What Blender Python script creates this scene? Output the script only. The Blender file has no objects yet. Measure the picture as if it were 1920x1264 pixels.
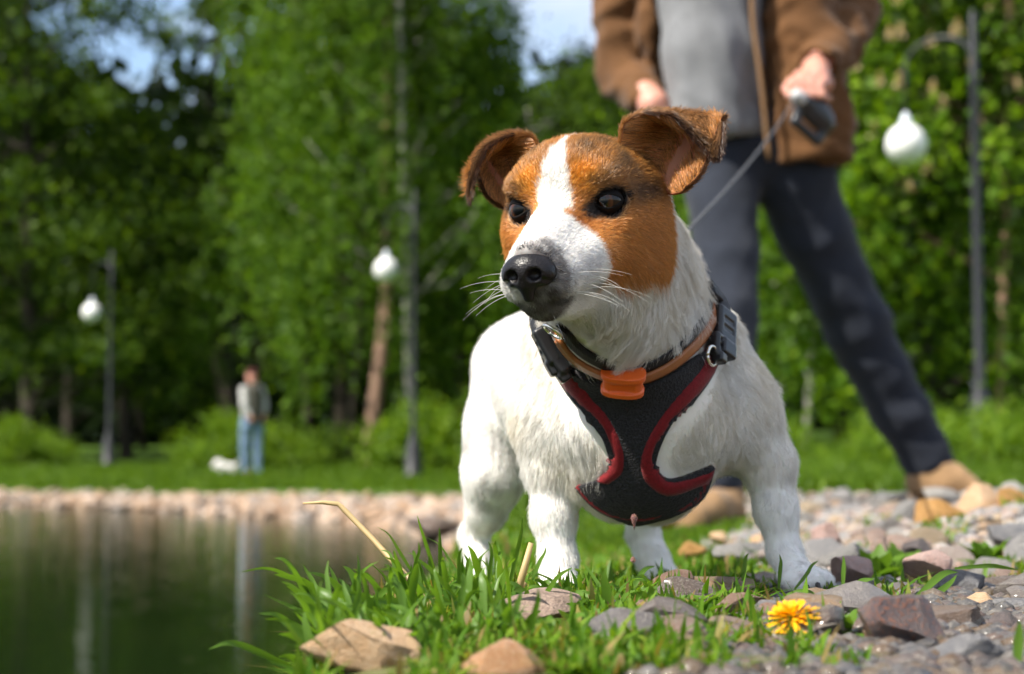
import bpy, bmesh, math, random
import numpy as np
from mathutils import Vector, Matrix, kdtree, noise
from mathutils.bvhtree import BVHTree

random.seed(7)
rng = np.random.default_rng(7)
scene = bpy.context.scene
COL = scene.collection

# ------------------------------------------------------------------ camera, world, sun, exposure
CAM = np.array([0.0, 0.0, 0.105])
FPX, PW, PH = 3200.0, 1920.0, 1264.0            # focal length in pixels of the 1920 wide photograph
PITCH = math.atan(218.0 / FPX)                  # horizon lies at row 850

cd = bpy.data.cameras.new('camera')
cam = bpy.data.objects.new('camera', cd); COL.objects.link(cam)
cam.location = CAM; cam.rotation_euler = (math.pi / 2 + PITCH, 0, 0)
cd.sensor_width = 36.0; cd.lens = 36.0 * FPX / PW
cd.clip_start = 0.02; cd.clip_end = 2000
cd.dof.use_dof = True; cd.dof.focus_distance = 1.10; cd.dof.aperture_fstop = 7.6
cd.dof.aperture_blades = 0
scene.camera = cam

SUN_EL, SUN_AZ = math.radians(50), math.radians(-121)   # azimuth from +Y (view direction) towards +X
SUN_DIR = Vector((math.sin(SUN_AZ) * math.cos(SUN_EL), math.cos(SUN_AZ) * math.cos(SUN_EL), math.sin(SUN_EL)))
world = bpy.data.worlds.new('World'); scene.world = world; world.use_nodes = True
wn = world.node_tree; wn.nodes.clear()
wo = wn.nodes.new('ShaderNodeOutputWorld'); wb = wn.nodes.new('ShaderNodeBackground'); ws = wn.nodes.new('ShaderNodeTexSky')
ws.sky_type = 'NISHITA'; ws.sun_disc = False; ws.sun_elevation = SUN_EL; ws.sun_rotation = SUN_AZ
ws.altitude = 100; ws.air_density = 1.0; ws.dust_density = 1.2; ws.ozone_density = 1.0
wb.inputs['Strength'].default_value = 0.115
# soft white cloud veil mixed into the clear sky
wtc = wn.nodes.new('ShaderNodeTexCoord'); wnz = wn.nodes.new('ShaderNodeTexNoise'); wmp = wn.nodes.new('ShaderNodeMapping')
wmp.inputs['Scale'].default_value = (1.0, 1.0, 2.2); wnz.inputs['Scale'].default_value = 5.0; wnz.inputs['Detail'].default_value = 7
wrm = wn.nodes.new('ShaderNodeValToRGB'); wrm.color_ramp.elements[0].position = 0.38; wrm.color_ramp.elements[1].position = 0.60
wmx = wn.nodes.new('ShaderNodeMixRGB'); wmx.inputs[2].default_value = (4.0, 4.3, 4.9, 1)
wn.links.new(wtc.outputs['Generated'], wmp.inputs[0]); wn.links.new(wmp.outputs[0], wnz.inputs['Vector'])
wn.links.new(wnz.outputs['Fac'], wrm.inputs[0]); wn.links.new(wrm.outputs[0], wmx.inputs[0])
wn.links.new(ws.outputs[0], wmx.inputs[1]); wn.links.new(wmx.outputs[0], wb.inputs['Color']); wn.links.new(wb.outputs[0], wo.inputs['Surface'])

sl = bpy.data.lights.new('sun', 'SUN'); sun = bpy.data.objects.new('sun', sl); COL.objects.link(sun)
sl.energy = 4.9; sl.angle = math.radians(0.53); sl.color = (1.0, 0.94, 0.83)
sun.rotation_euler = SUN_DIR.to_track_quat('Z', 'Y').to_euler()

scene.view_settings.view_transform = 'Standard'; scene.view_settings.look = 'None'
scene.view_settings.exposure = 1.05; scene.view_settings.gamma = 1.0
scene.cycles.use_denoising = True
try: scene.cycles.denoiser = 'OPENIMAGEDENOISE'
except Exception: pass
scene.cycles.max_bounces = 5; scene.cycles.diffuse_bounces = 3; scene.cycles.glossy_bounces = 2
scene.cycles.transmission_bounces = 3; scene.cycles.transparent_max_bounces = 8
scene.cycles.sample_clamp_indirect = 6.0
scene.cycles.use_adaptive_sampling = True; scene.cycles.adaptive_threshold = 0.03; scene.cycles.adaptive_min_samples = 16
scene.cycles.caustics_reflective = False; scene.cycles.caustics_refractive = False
scene.cycles_curves.shape = 'RIBBONS' if hasattr(scene, 'cycles_curves') else 'RIBBONS'

# ------------------------------------------------------------------ helpers
_f = np.array([0, math.cos(PITCH), math.sin(PITCH)]); _u = np.array([0, -math.sin(PITCH), math.cos(PITCH)])
def P(px, py, D):
    """photo pixel + real distance -> point of the place"""
    r = _f + np.array([1.0, 0, 0]) * ((px - PW / 2) / FPX) + _u * ((PH / 2 - py) / FPX)
    return CAM + r * (D / r[1])
def PX(rpx, D): return rpx * D / FPX
def proj(W):
    W = np.asarray(W, float) - CAM
    d = W @ _f
    return np.stack([PW / 2 + FPX * W[..., 0] / d, PH / 2 - FPX * (W @ _u) / d], -1)

def link(o, parent=None):
    COL.objects.link(o)
    if parent is not None: o.parent = parent
    return o
def tag(o, label=None, cat=None, group=None, kind=None):
    if label: o['label'] = label
    if cat: o['category'] = cat
    if group: o['group'] = group
    if kind: o['kind'] = kind
    return o
def empty(name, loc=(0, 0, 0), rz=0.0):
    o = bpy.data.objects.new(name, None); o.location = loc; o.rotation_euler = (0, 0, rz); o.empty_display_size = 0.05
    return link(o)
def mesh_obj(name, verts, faces, mat=None, parent=None, smooth=True, rel=True):
    """verts in place coordinates; when a parent Empty is given the mesh keeps its place (parent inverse)"""
    me = bpy.data.meshes.new(name)
    verts = np.asarray(verts, float)
    if isinstance(faces, np.ndarray):
        n = len(faces); k = faces.shape[1]
        me.vertices.add(len(verts)); me.vertices.foreach_set('co', verts.astype(np.float32).ravel())
        me.loops.add(n * k); me.loops.foreach_set('vertex_index', faces.astype(np.int32).ravel())
        me.polygons.add(n); me.polygons.foreach_set('loop_start', np.arange(0, n * k, k, dtype=np.int32))
        me.update(calc_edges=True)
    else:
        me.from_pydata([tuple(v) for v in verts], [], faces)
    if smooth: me.polygons.foreach_set('use_smooth', np.ones(len(me.polygons), bool))
    if mat is not None: me.materials.append(mat)
    o = bpy.data.objects.new(name, me); link(o, parent)
    if parent is not None and rel: o.matrix_parent_inverse = parent_matrix(parent).inverted()
    return o
def parent_matrix(o):
    m = Matrix.LocRotScale(o.location, o.rotation_euler, o.scale)
    if o.parent is not None: m = parent_matrix(o.parent) @ o.matrix_parent_inverse @ m
    return m
def add_attr(me, name, cols, domain='POINT'):
    a = me.attributes.new(name, 'FLOAT_COLOR', domain)
    c = np.ones((len(cols), 4), np.float32); c[:, :3] = cols
    a.data.foreach_set('color', c.ravel())

# ---- materials
class NT:
    def __init__(s, name):
        s.m = bpy.data.materials.new(name); s.m.use_nodes = True; s.t = s.m.node_tree; s.t.nodes.clear()
        s.out = s.n('OutputMaterial'); s.b = s.n('BsdfPrincipled'); s.l(s.b.outputs[0], s.out.inputs['Surface'])
    def n(s, t, **kw):
        x = s.t.nodes.new('ShaderNode' + t)
        for k, v in kw.items(): setattr(x, k, v)
        return x
    def l(s, a, b): s.t.links.new(a, b)
    def coord(s, kind='Object', scale=(1, 1, 1)):
        tc = s.n('TexCoord'); mp = s.n('Mapping'); mp.inputs['Scale'].default_value = scale
        s.l(tc.outputs[kind], mp.inputs[0]); return mp.outputs[0]
    def noise(s, scale, detail=4, rough=.6, vec=None, dist=0):
        x = s.n('TexNoise'); x.inputs['Scale'].default_value = scale; x.inputs['Detail'].default_value = detail
        x.inputs['Roughness'].default_value = rough; x.inputs['Distortion'].default_value = dist
        if vec is not None: s.l(vec, x.inputs['Vector'])
        return x.outputs['Fac']
    def ramp(s, fac, stops, interp='LINEAR'):
        x = s.n('ValToRGB'); cr = x.color_ramp; cr.interpolation = interp
        while len(cr.elements) < len(stops): cr.elements.new(0.5)
        for e, (p, c) in zip(cr.elements, stops):
            e.position = p; e.color = (c[0], c[1], c[2], 1) if hasattr(c, '__len__') else (c, c, c, 1)
        s.l(fac, x.inputs[0]); return x.outputs[0]
    def mix(s, fac, a, b, mode='MIX'):
        x = s.n('MixRGB', blend_type=mode)
        for sock, v in ((x.inputs[0], fac), (x.inputs[1], a), (x.inputs[2], b)):
            if isinstance(v, bpy.types.NodeSocket): s.l(v, sock)
            elif hasattr(v, '__len__'): sock.default_value = (v[0], v[1], v[2], 1)
            else: sock.default_value = v
        return x.outputs[0]
    def bump(s, h, strength=.3, dist=.01):
        x = s.n('Bump'); x.inputs['Strength'].default_value = strength; x.inputs['Distance'].default_value = dist
        s.l(h, x.inputs['Height']); s.l(x.outputs[0], s.b.inputs['Normal']); return x
    def base(s, c):
        if isinstance(c, bpy.types.NodeSocket): s.l(c, s.b.inputs['Base Color'])
        else: s.b.inputs['Base Color'].default_value = (*c, 1)
        return s
    def set(s, **kw):
        for k, v in kw.items():
            s.b.inputs[{'rough': 'Roughness', 'metal': 'Metallic', 'spec': 'Specular IOR Level', 'coat': 'Coat Weight', 'sheen': 'Sheen Weight', 'ior': 'IOR', 'trans': 'Transmission Weight'}[k]].default_value = v
        return s
def plain(name, c, rough=.6, var=.12, scale=30, bump=0, bdist=.002, **kw):
    """a colour with a little procedural mottling and relief"""
    m = NT(name); v = m.coord(); f = m.noise(scale, 5, .6, v)
    m.base(m.ramp(f, [(.25, [x * (1 - var) for x in c]), (.75, [min(1, x * (1 + var)) for x in c])]))
    m.set(rough=rough, **kw)
    if bump: m.bump(f, bump, bdist)
    return m.m

# ---- signed distance modelling -> one continuous mesh
class Field:
    def __init__(s, lo, hi, h):
        s.lo = np.array(lo, float); s.h = h
        s.n = np.ceil((np.array(hi) - s.lo) / h).astype(int) + 1
        s.A = np.full(s.n, 0.5, np.float32)
    def win(s, bmin, bmax):
        i0 = np.maximum(0, np.floor((np.array(bmin) - s.lo) / s.h).astype(int)); i1 = np.minimum(s.n, np.ceil((np.array(bmax) - s.lo) / s.h).astype(int) + 1)
        if np.any(i1 <= i0): return None, None
        sl_ = tuple(slice(a, b) for a, b in zip(i0, i1))
        ax = [(s.lo[k] + s.h * np.arange(i0[k], i1[k])).astype(np.float32) for k in range(3)]
        return sl_, np.meshgrid(*ax, indexing='ij')
    def apply(s, fn, bmin, bmax, k, op='u'):
        sl_, g = s.win(np.array(bmin) - 1.5 * k - 3 * s.h, np.array(bmax) + 1.5 * k + 3 * s.h)
        if sl_ is None: return
        d = fn(g[0], g[1], g[2]).astype(np.float32); a = s.A[sl_]
        if op == 'u': t = np.clip(.5 + .5 * (a - d) / k, 0, 1); s.A[sl_] = a * (1 - t) + d * t - k * t * (1 - t)
        else: t = np.clip(.5 - .5 * (a + d) / k, 0, 1); s.A[sl_] = a * (1 - t) - d * t + k * t * (1 - t)
    def cone(s, a, b, ra, rb, k=.01, op='u'):
        a = np.array(a, float); b = np.array(b, float); ab = b - a; L2 = max(ab @ ab, 1e-12); m = max(ra, rb)
        def fn(X, Y, Z):
            t = np.clip(((X - a[0]) * ab[0] + (Y - a[1]) * ab[1] + (Z - a[2]) * ab[2]) / L2, 0, 1)
            return np.sqrt((X - a[0] - t * ab[0]) ** 2 + (Y - a[1] - t * ab[1]) ** 2 + (Z - a[2] - t * ab[2]) ** 2) - (ra + (rb - ra) * t)
        s.apply(fn, np.minimum(a, b) - m, np.maximum(a, b) + m, k, op)
    def ell(s, c, r, R=None, k=.01, op='u'):
        c = np.array(c, float); r = np.array(r, float); R = np.eye(3) if R is None else R
        def fn(X, Y, Z):
            q = [(X - c[0]) * R[0][i] + (Y - c[1]) * R[1][i] + (Z - c[2]) * R[2][i] for i in range(3)]   # R columns = local axes
            k0 = np.sqrt(sum((q[i] / r[i]) ** 2 for i in range(3))); k1 = np.sqrt(sum((q[i] / r[i] ** 2) ** 2 for i in range(3)))
            return k0 * (k0 - 1) / np.maximum(k1, 1e-6)
        s.apply(fn, c - r.max(), c + r.max(), k, op)
    def box(s, c, r, R=None, rnd=.003, k=.005, op='u'):
        c = np.array(c, float); r = np.array(r, float) - rnd; R = np.eye(3) if R is None else R
        def fn(X, Y, Z):
            q = [np.abs((X - c[0]) * R[0][i] + (Y - c[1]) * R[1][i] + (Z - c[2]) * R[2][i]) - r[i] for i in range(3)]
            return np.sqrt(sum(np.maximum(x, 0) ** 2 for x in q)) + np.minimum(np.maximum(np.maximum(q[0], q[1]), q[2]), 0) - rnd
        m = np.linalg.norm(r) + rnd
        s.apply(fn, c - m, c + m, k, op)
    def mesh(s):
        A = s.A; I = A < 0; n = s.n
        cnt = np.zeros(n - 1, np.int8); acc = np.zeros((*(n - 1), 3), np.float32); ne = np.zeros(n - 1, np.float32)
        # only cells near the surface
        c8 = [I[i:n[0] - 1 + i, j:n[1] - 1 + j, k:n[2] - 1 + k] for i in (0, 1) for j in (0, 1) for k in (0, 1)]
        for c in c8: cnt += c
        cells = np.argwhere((cnt > 0) & (cnt < 8)); del acc, ne
        V = np.zeros((len(cells), 3)); E = np.zeros(len(cells))
        offs = [(i, j, k) for i in (0, 1) for j in (0, 1) for k in (0, 1)]
        val = {o: A[cells[:, 0] + o[0], cells[:, 1] + o[1], cells[:, 2] + o[2]] for o in offs}
        for o in offs:
            for ax in range(3):
                if o[ax] == 0:
                    q = list(o); q[ax] = 1; q = tuple(q); va, vb = val[o], val[q]; m = (va < 0) != (vb < 0)
                    t = np.where(m, va / np.where(m, va - vb, 1), 0)
                    pt = np.tile(np.array(o, float), (len(cells), 1)); pt[:, ax] += t
                    V += pt * m[:, None]; E += m
        V = s.lo + s.h * (cells + V / E[:, None])
        idx = np.full(n - 1, -1, np.int64); idx[cells[:, 0], cells[:, 1], cells[:, 2]] = np.arange(len(cells))
        Q = []
        for ax in range(3):
            b, c = (ax + 1) % 3, (ax + 2) % 3
            a0 = [slice(None)] * 3; a1 = [slice(None)] * 3; a0[ax] = slice(0, -1); a1[ax] = slice(1, None)
            ch = I[tuple(a0)] != I[tuple(a1)]
            e = np.argwhere(ch); ok = (e[:, b] > 0) & (e[:, c] > 0) & (e[:, b] < n[b] - 1) & (e[:, c] < n[c] - 1); e = e[ok]
            def g(db, dc):
                f = e.copy(); f[:, b] += db; f[:, c] += dc; return idx[f[:, 0], f[:, 1], f[:, 2]]
            q = np.stack([g(-1, -1), g(0, -1), g(0, 0), g(-1, 0)], 1)
            fl = ~I[e[:, 0], e[:, 1], e[:, 2]]; q[fl] = q[fl][:, ::-1]; Q.append(q)
        return V, np.concatenate(Q)

def vnormals(V, Q):
    N = np.zeros_like(V)
    a = V[Q[:, 2]] - V[Q[:, 0]]; b = V[Q[:, -1]] - V[Q[:, 1]]; c = np.cross(a, b)
    for i in range(Q.shape[1]): np.add.at(N, Q[:, i], c)
    return N / np.maximum(np.linalg.norm(N, axis=1, keepdims=True), 1e-12)
def vnoise(pts, scale, seed=0.0):
    s = Vector((seed * 7.3, seed * 3.1, seed * 5.7))
    return np.array([noise.noise(Vector(p) * scale + s) for p in pts])
def catmull(pts, n):
    """smooth curve through points"""
    pts = np.asarray(pts, float); m = len(pts)
    ext = np.vstack([2 * pts[0] - pts[1], pts, 2 * pts[-1] - pts[-2]])
    t = np.linspace(0, m - 1 - 1e-9, n); i = t.astype(int); f = (t - i)[:, None]
    p0, p1, p2, p3 = ext[i], ext[i + 1], ext[i + 2], ext[i + 3]
    return .5 * (2 * p1 + (p2 - p0) * f + (2 * p0 - 5 * p1 + 4 * p2 - p3) * f ** 2 + (3 * p1 - p0 - 3 * p2 + p3) * f ** 3)
def tube(pts, rad, seg=8, cap=True):
    pts = np.asarray(pts, float); n = len(pts); rad = np.broadcast_to(np.asarray(rad, float), (n,))
    T = np.gradient(pts, axis=0); T /= np.linalg.norm(T, axis=1, keepdims=True)
    up = np.array([0, 0, 1.0]) if abs(T[0][2]) < .9 else np.array([1.0, 0, 0])
    a = np.cross(up, T[0]); a /= np.linalg.norm(a); V = []
    for i in range(n):
        a = a - T[i] * (a @ T[i]); a /= np.linalg.norm(a); b = np.cross(T[i], a)
        for k in range(seg):
            w = 2 * math.pi * k / seg; V.append(pts[i] + rad[i] * (math.cos(w) * a + math.sin(w) * b))
    Fc = [(i * seg + k, i * seg + (k + 1) % seg, (i + 1) * seg + (k + 1) % seg, (i + 1) * seg + k) for i in range(n - 1) for k in range(seg)]
    if cap: Fc += [tuple(range(seg))[::-1], tuple((n - 1) * seg + k for k in range(seg))]
    return np.array(V), Fc
def lathe(prof, seg=20, center=(0, 0, 0)):
    V = []; n = len(prof)
    for r, z in prof:
        for k in range(seg):
            w = 2 * math.pi * k / seg; V.append((center[0] + r * math.cos(w), center[1] + r * math.sin(w), center[2] + z))
    Fc = [(i * seg + k, i * seg + (k + 1) % seg, (i + 1) * seg + (k + 1) % seg, (i + 1) * seg + k) for i in range(n - 1) for k in range(seg)]
    Fc += [tuple(range(seg))[::-1], tuple((n - 1) * seg + k for k in range(seg))]
    return np.array(V), Fc
def sheet(G, N, t0, t1):
    """grid of points G (n,m,3) with normals N -> closed slab from offset t0 to t1"""
    n, m = G.shape[:2]; A = (G + N * t1).reshape(-1, 3); B = (G + N * t0).reshape(-1, 3); o = n * m; Fc = []
    ix = lambda i, j: i * m + j
    for i in range(n - 1):
        for j in range(m - 1):
            q = (ix(i, j), ix(i + 1, j), ix(i + 1, j + 1), ix(i, j + 1)); Fc.append(q); Fc.append(tuple(o + x for x in q[::-1]))
    rim = [ix(0, j) for j in range(m)] + [ix(i, m - 1) for i in range(1, n)] + [ix(n - 1, j) for j in range(m - 2, -1, -1)] + [ix(i, 0) for i in range(n - 2, 0, -1)]
    for a, b in zip(rim, rim[1:] + rim[:1]): Fc.append((a, b, o + b, o + a))
    return np.vstack([A, B]), Fc
def gridnormals(G):
    du = np.gradient(G, axis=0); dv = np.gradient(G, axis=1); N = np.cross(du, dv)
    return N / np.maximum(np.linalg.norm(N, axis=2, keepdims=True), 1e-12)
def merge(parts):
    V = []; Fc = []; o = 0
    for v, f in parts:
        V.append(np.asarray(v)); Fc += [tuple(int(x) + o for x in q) for q in f]; o += len(v)
    return np.vstack(V), Fc
def smoothstep(a, b, x):
    t = np.clip((x - a) / (b - a), 0, 1); return t * t * (3 - 2 * t)
def hair_curves(name, P0, attr, radius, mat, parent):
    """P0 (n,k,3) points of n strands; attr (n,3) colours"""
    n, k = P0.shape[:2]
    c = bpy.data.hair_curves.new(name); c.add_curves([k] * n)
    c.attributes['position'].data.foreach_set('vector', P0.astype(np.float32).ravel())
    r = c.attributes.get('radius') or c.attributes.new('radius', 'FLOAT', 'POINT')
    r.data.foreach_set('value', np.broadcast_to(radius, (n, k)).astype(np.float32).ravel())
    a = c.attributes.new('coat', 'FLOAT_COLOR', 'CURVE'); cc = np.ones((n, 4), np.float32); cc[:, :3] = attr
    a.data.foreach_set('color', cc.ravel())
    c.materials.append(mat)
    o = bpy.data.objects.new(name, c); link(o, parent)
    if parent is not None: o.matrix_parent_inverse = parent_matrix(parent).inverted()
    return o
# ------------------------------------------------------------------ the lie of the land
ZW = -0.45                                              # water level
SHORE = np.array([(-.30, -6), (-.30, 0), (-.30, 2), (-.28, 4), (-.22, 7), (-.22, 9), (-.34, 11.1), (-1.1, 13.7), (-3.2, 16.5), (-5.6, 18.7), (-12, 21), (-60, 30)], float)
def shore_dist(x, y):
    """distance from the water line, positive on land"""
    p = np.stack([x, y], -1); best = np.full(x.shape, 1e9); sg = np.ones(x.shape)
    for a, b in zip(SHORE, SHORE[1:]):
        ab = b - a; t = np.clip(((p - a) @ ab) / (ab @ ab), 0, 1); q = p - a - t[..., None] * ab; d = np.hypot(q[..., 0], q[..., 1])
        cr = ab[0] * (p[..., 1] - a[1]) - ab[1] * (p[..., 0] - a[0]); m = d < best
        best = np.where(m, d, best); sg = np.where(m, np.where(cr < 0, 1.0, -1.0), sg)
    return best * sg
def wav(x, y):
    return (np.sin(1.7 * x + .6) * np.sin(1.3 * y + 1.1) + .5 * np.sin(4.1 * x + 2.0 * y) + .3 * np.sin(9.1 * x - 7.3 * y + 1) + .2 * np.sin(21 * x + 17 * y))
def ground_z(x, y):
    x = np.asarray(x, float); y = np.asarray(y, float)
    s = shore_dist(x, y); yy = np.maximum(y, .3)
    bw = np.interp(y, [0, 3, 8, 14, 20], [.25, .25, .42, 1.2, 2.2])
    zl = np.interp(y, [0, 1.3, 1.6, 4, 8, 12, 20, 28, 36, 60, 120], [0, 0, -.02, -.07, -.09, -.14, -.31, -.25, -.06, .3, 2.0])
    zr = np.interp(y, [0, 1.3, 1.6, 2.3, 3, 5, 8, 15, 20, 40, 120], [0, 0, -.015, .0, .0, -.03, -.035, .03, .10, .5, 2.0])
    w = smoothstep(-.04, .16, x / yy); zt = zl * (1 - w) + zr * w
    zt = zt + .05 * smoothstep(.25, .8, x) * smoothstep(1.5, 2.4, y) * smoothstep(5.0, 3.2, y) - .05 * smoothstep(.42, .18, x / yy) * smoothstep(1.7, 2.7, y) * smoothstep(5.5, 4.4, y) * smoothstep(.0, .06, x / yy)
    t = np.clip(s / bw, 0, 1); pr = np.where(y < 9, 1 - (1 - t) ** 2.2, t)
    z = np.where(s > 0, ZW + (zt - ZW) * pr, ZW + np.maximum(s * .5, -1.2))
    return z + .006 * wav(x, y) * np.clip(s * 3, 0, 1) + .02 * wav(x * .13, y * .13) * smoothstep(8, 16, y)
def on_ground(px, D):
    x = (px - PW / 2) / FPX * D; return np.array([x, D, float(ground_z(x, D))])
def axis_pts(lo, a, b, hi, step, g):
    m = list(np.arange(a, b + 1e-9, step)); k = step; v = b
    while v < hi: k *= g; v += k; m.append(v)
    k = step; v = a; q = []
    while v > lo: k *= g; v -= k; q.append(v)
    return np.array(q[::-1] + m)
gx_, gy_ = axis_pts(-160, -.75, 1.3, 160, .022, 1.085), axis_pts(-25, .55, 3.2, 230, .022, 1.05)
XX, YY = np.meshgrid(gx_, gy_, indexing='ij'); ZZ = ground_z(XX, YY)
n0, n1 = XX.shape; ii = np.arange(n0 * n1).reshape(n0, n1)
quads_ = np.stack([ii[:-1, :-1], ii[1:, :-1], ii[1:, 1:], ii[:-1, 1:]], -1).reshape(-1, 4)
def lawn_w(x, y):
    """1 = grass, 0 = bare stony soil"""
    s = shore_dist(x, y); yy = np.maximum(y, .3); n_ = .06 * wav(x * 2, y * 2)
    far = smoothstep(.9, 1.5, s + .3 * n_) * smoothstep(9, 13, y)
    right = smoothstep(4.8, 5.8, y + n_ * 3) * smoothstep(.9, 1.3, s)
    strip = smoothstep(.17, .10, x / yy + .25 * n_) * smoothstep(11, 8, y) * smoothstep(.10, .22, s)
    strip = strip * (1 - .6 * smoothstep(1.6, 1.2, y))
    return np.clip(np.maximum(np.maximum(far, right), strip), 0, 1)
LWN = lawn_w(XX, YY).ravel()
gm = NT('ground_soil_and_turf'); at = gm.n('Attribute'); at.attribute_name = 'cover'; v = gm.coord()
so = gm.ramp(gm.noise(38, 8, .7, v), [(.25, (.045, .030, .018)), (.5, (.11, .075, .045)), (.75, (.20, .155, .11))])
gr_ = gm.ramp(gm.noise(9, 8, .7, v), [(.2, (.028, .055, .007)), (.5, (.054, .105, .011)), (.8, (.090, .150, .017))])
gm.base(gm.mix(at.outputs['Color'], so, gr_)).set(rough=.9, spec=.15); gm.bump(gm.noise(60, 6, .7, v), .6, .012)
ground = mesh_obj('ground', np.stack([XX, YY, ZZ], -1).reshape(-1, 3), quads_, gm.m); tag(ground, kind='structure')
add_attr(ground.data, 'cover', np.repeat(LWN[:, None], 3, 1))

wm = NT('pond_water'); v = wm.coord('Object', (.8, 4.0, 1))
n1_ = wm.noise(5.5, 3, .5, v, .6); n2_ = wm.noise(9, 2, .5, wm.coord('Object', (1, 3.2, 1)), .4)
wm.base(wm.ramp(wm.noise(.5, 4, .6, wm.coord()), [(.3, (.004, .010, .003)), (.7, (.008, .014, .004))])).set(rough=.035, ior=1.33, spec=.32)
ad = wm.n('Math', operation='MULTIPLY_ADD'); ad.inputs[1].default_value = .22; wm.l(n2_, ad.inputs[0]); wm.l(n1_, ad.inputs[2])
wm.bump(ad.outputs[0], .085, .02)
wx, wy = axis_pts(-130, -8, 0, 6, .8, 1.3), axis_pts(-20, 0, 22, 40, .8, 1.3)
A_, B_2 = np.meshgrid(wx, wy, indexing='ij'); ii = np.arange(A_.size).reshape(A_.shape)
water = mesh_obj('pond', np.stack([A_, B_2, np.full_like(A_, ZW)], -1).reshape(-1, 3), np.stack([ii[:-1, :-1], ii[1:, :-1], ii[1:, 1:], ii[:-1, 1:]], -1).reshape(-1, 4), wm.m)
tag(water, kind='structure')

# ------------------------------------------------------------------ foliage
def leaf_mat(name, dark, mid, light, transl=.40, gloss=.012, rough=.55, dry=None):
    m = NT(name); g = m.n('NewGeometry')
    col = m.ramp(g.outputs['Random Per Island'], [(0, dark), (.5, mid), (1, light)] if dry is None else [(0, dark), (.4, mid), (.80, light), (.90, dry), (1, [x * .6 for x in dry])])
    d = m.n('BsdfDiffuse'); t = m.n('BsdfTranslucent'); gl = m.n('BsdfGlossy'); gl.inputs['Roughness'].default_value = rough
    m.l(col, d.inputs['Color']); m.l(m.mix(1.0, col, (1.5, 1.45, .55), 'MULTIPLY'), t.inputs['Color'])
    a = m.n('MixShader'); a.inputs[0].default_value = transl; b = m.n('MixShader'); b.inputs[0].default_value = gloss
    m.l(d.outputs[0], a.inputs[1]); m.l(t.outputs[0], a.inputs[2]); m.l(a.outputs[0], b.inputs[1]); m.l(gl.outputs[0], b.inputs[2])
    m.l(b.outputs[0], m.out.inputs['Surface']); return m.m
LM_BROAD = leaf_mat('leaf_linden', (.012, .030, .003), (.040, .084, .005), (.096, .158, .008))
LM_DARK = leaf_mat('leaf_maple', (.008, .020, .003), (.026, .055, .004), (.064, .110, .007))
LM_DEEP = leaf_mat('leaf_wood_shade', (.004, .010, .003), (.009, .020, .004), (.018, .034, .006), .25)  # rear foliage: shade inside the wood is painted into this darkened leaf colour
LM_BIRCH = leaf_mat('leaf_birch', (.030, .074, .006), (.068, .142, .009), (.118, .205, .012))
LM_CHEST = leaf_mat('leaf_chestnut', (.055, .125, .006), (.115, .215, .009), (.190, .300, .012), .45)
LM_SHRUB = leaf_mat('leaf_shrub', (.065, .130, .008), (.110, .200, .012), (.170, .260, .016), .45)
def leaves(C, L, W, rs, upbias=.4):
    n = len(C); N = rs.normal(size=(n, 3)); N[:, 2] += upbias; N /= np.linalg.norm(N, axis=1, keepdims=True)
    t = np.cross(N, rs.normal(size=(n, 3))); t /= np.linalg.norm(t, axis=1, keepdims=True); b = np.cross(N, t)
    l = (L * rs.uniform(.6, 1.25, n))[:, None]; w = (W * rs.uniform(.6, 1.25, n))[:, None]
    V = np.stack([C - t * l * .5, C + b * w * .5 - t * l * .05, C + t * l * .5, C - b * w * .5 - t * l * .05], 1).reshape(-1, 3)
    return V, np.arange(4 * n).reshape(-1, 4)
def limb(a, b, r0, r1, rs, bend=.12, n=7, seg=7):
    a, b = np.array(a, float), np.array(b, float); L = np.linalg.norm(b - a); mid = (a + b) / 2 + rs.normal(size=3) * L * bend
    p = catmull([a, mid, b], n); return tube(p, np.linspace(r0, r1, n), seg)
def bark(name, a, b, sc=6, stretch=.25, bands=None):
    m = NT(name); v = m.coord('Object', (1, 1, stretch)); f = m.noise(sc, 7, .7, v)
    c = m.ramp(f, [(.3, a), (.7, b)])
    if bands:
        f2 = m.noise(5.5, 4, .7, m.coord('Object', (.5, .5, 2.6))); c = m.mix(m.ramp(f2, [(.54, 0), (.60, 1)]), c, bands)
    m.base(c).set(rough=.85, spec=.2); m.bump(f, .7, .03); return m.m
BK_DARK = bark('bark_dark', (.022, .018, .014), (.060, .048, .036)); BK_BIRCH = bark('bark_birch', (.26, .24, .21), (.42, .40, .36), 9, .6, (.030, .026, .022))
BK_PINK = bark('bark_pine', (.17, .10, .07), (.30, .19, .135))
def mk_mesh(name, V, Fc, mat, smooth=True):
    o = mesh_obj(name, V, Fc if isinstance(Fc, np.ndarray) else Fc, mat, None, smooth); me = o.data; bpy.data.objects.remove(o); return me
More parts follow.
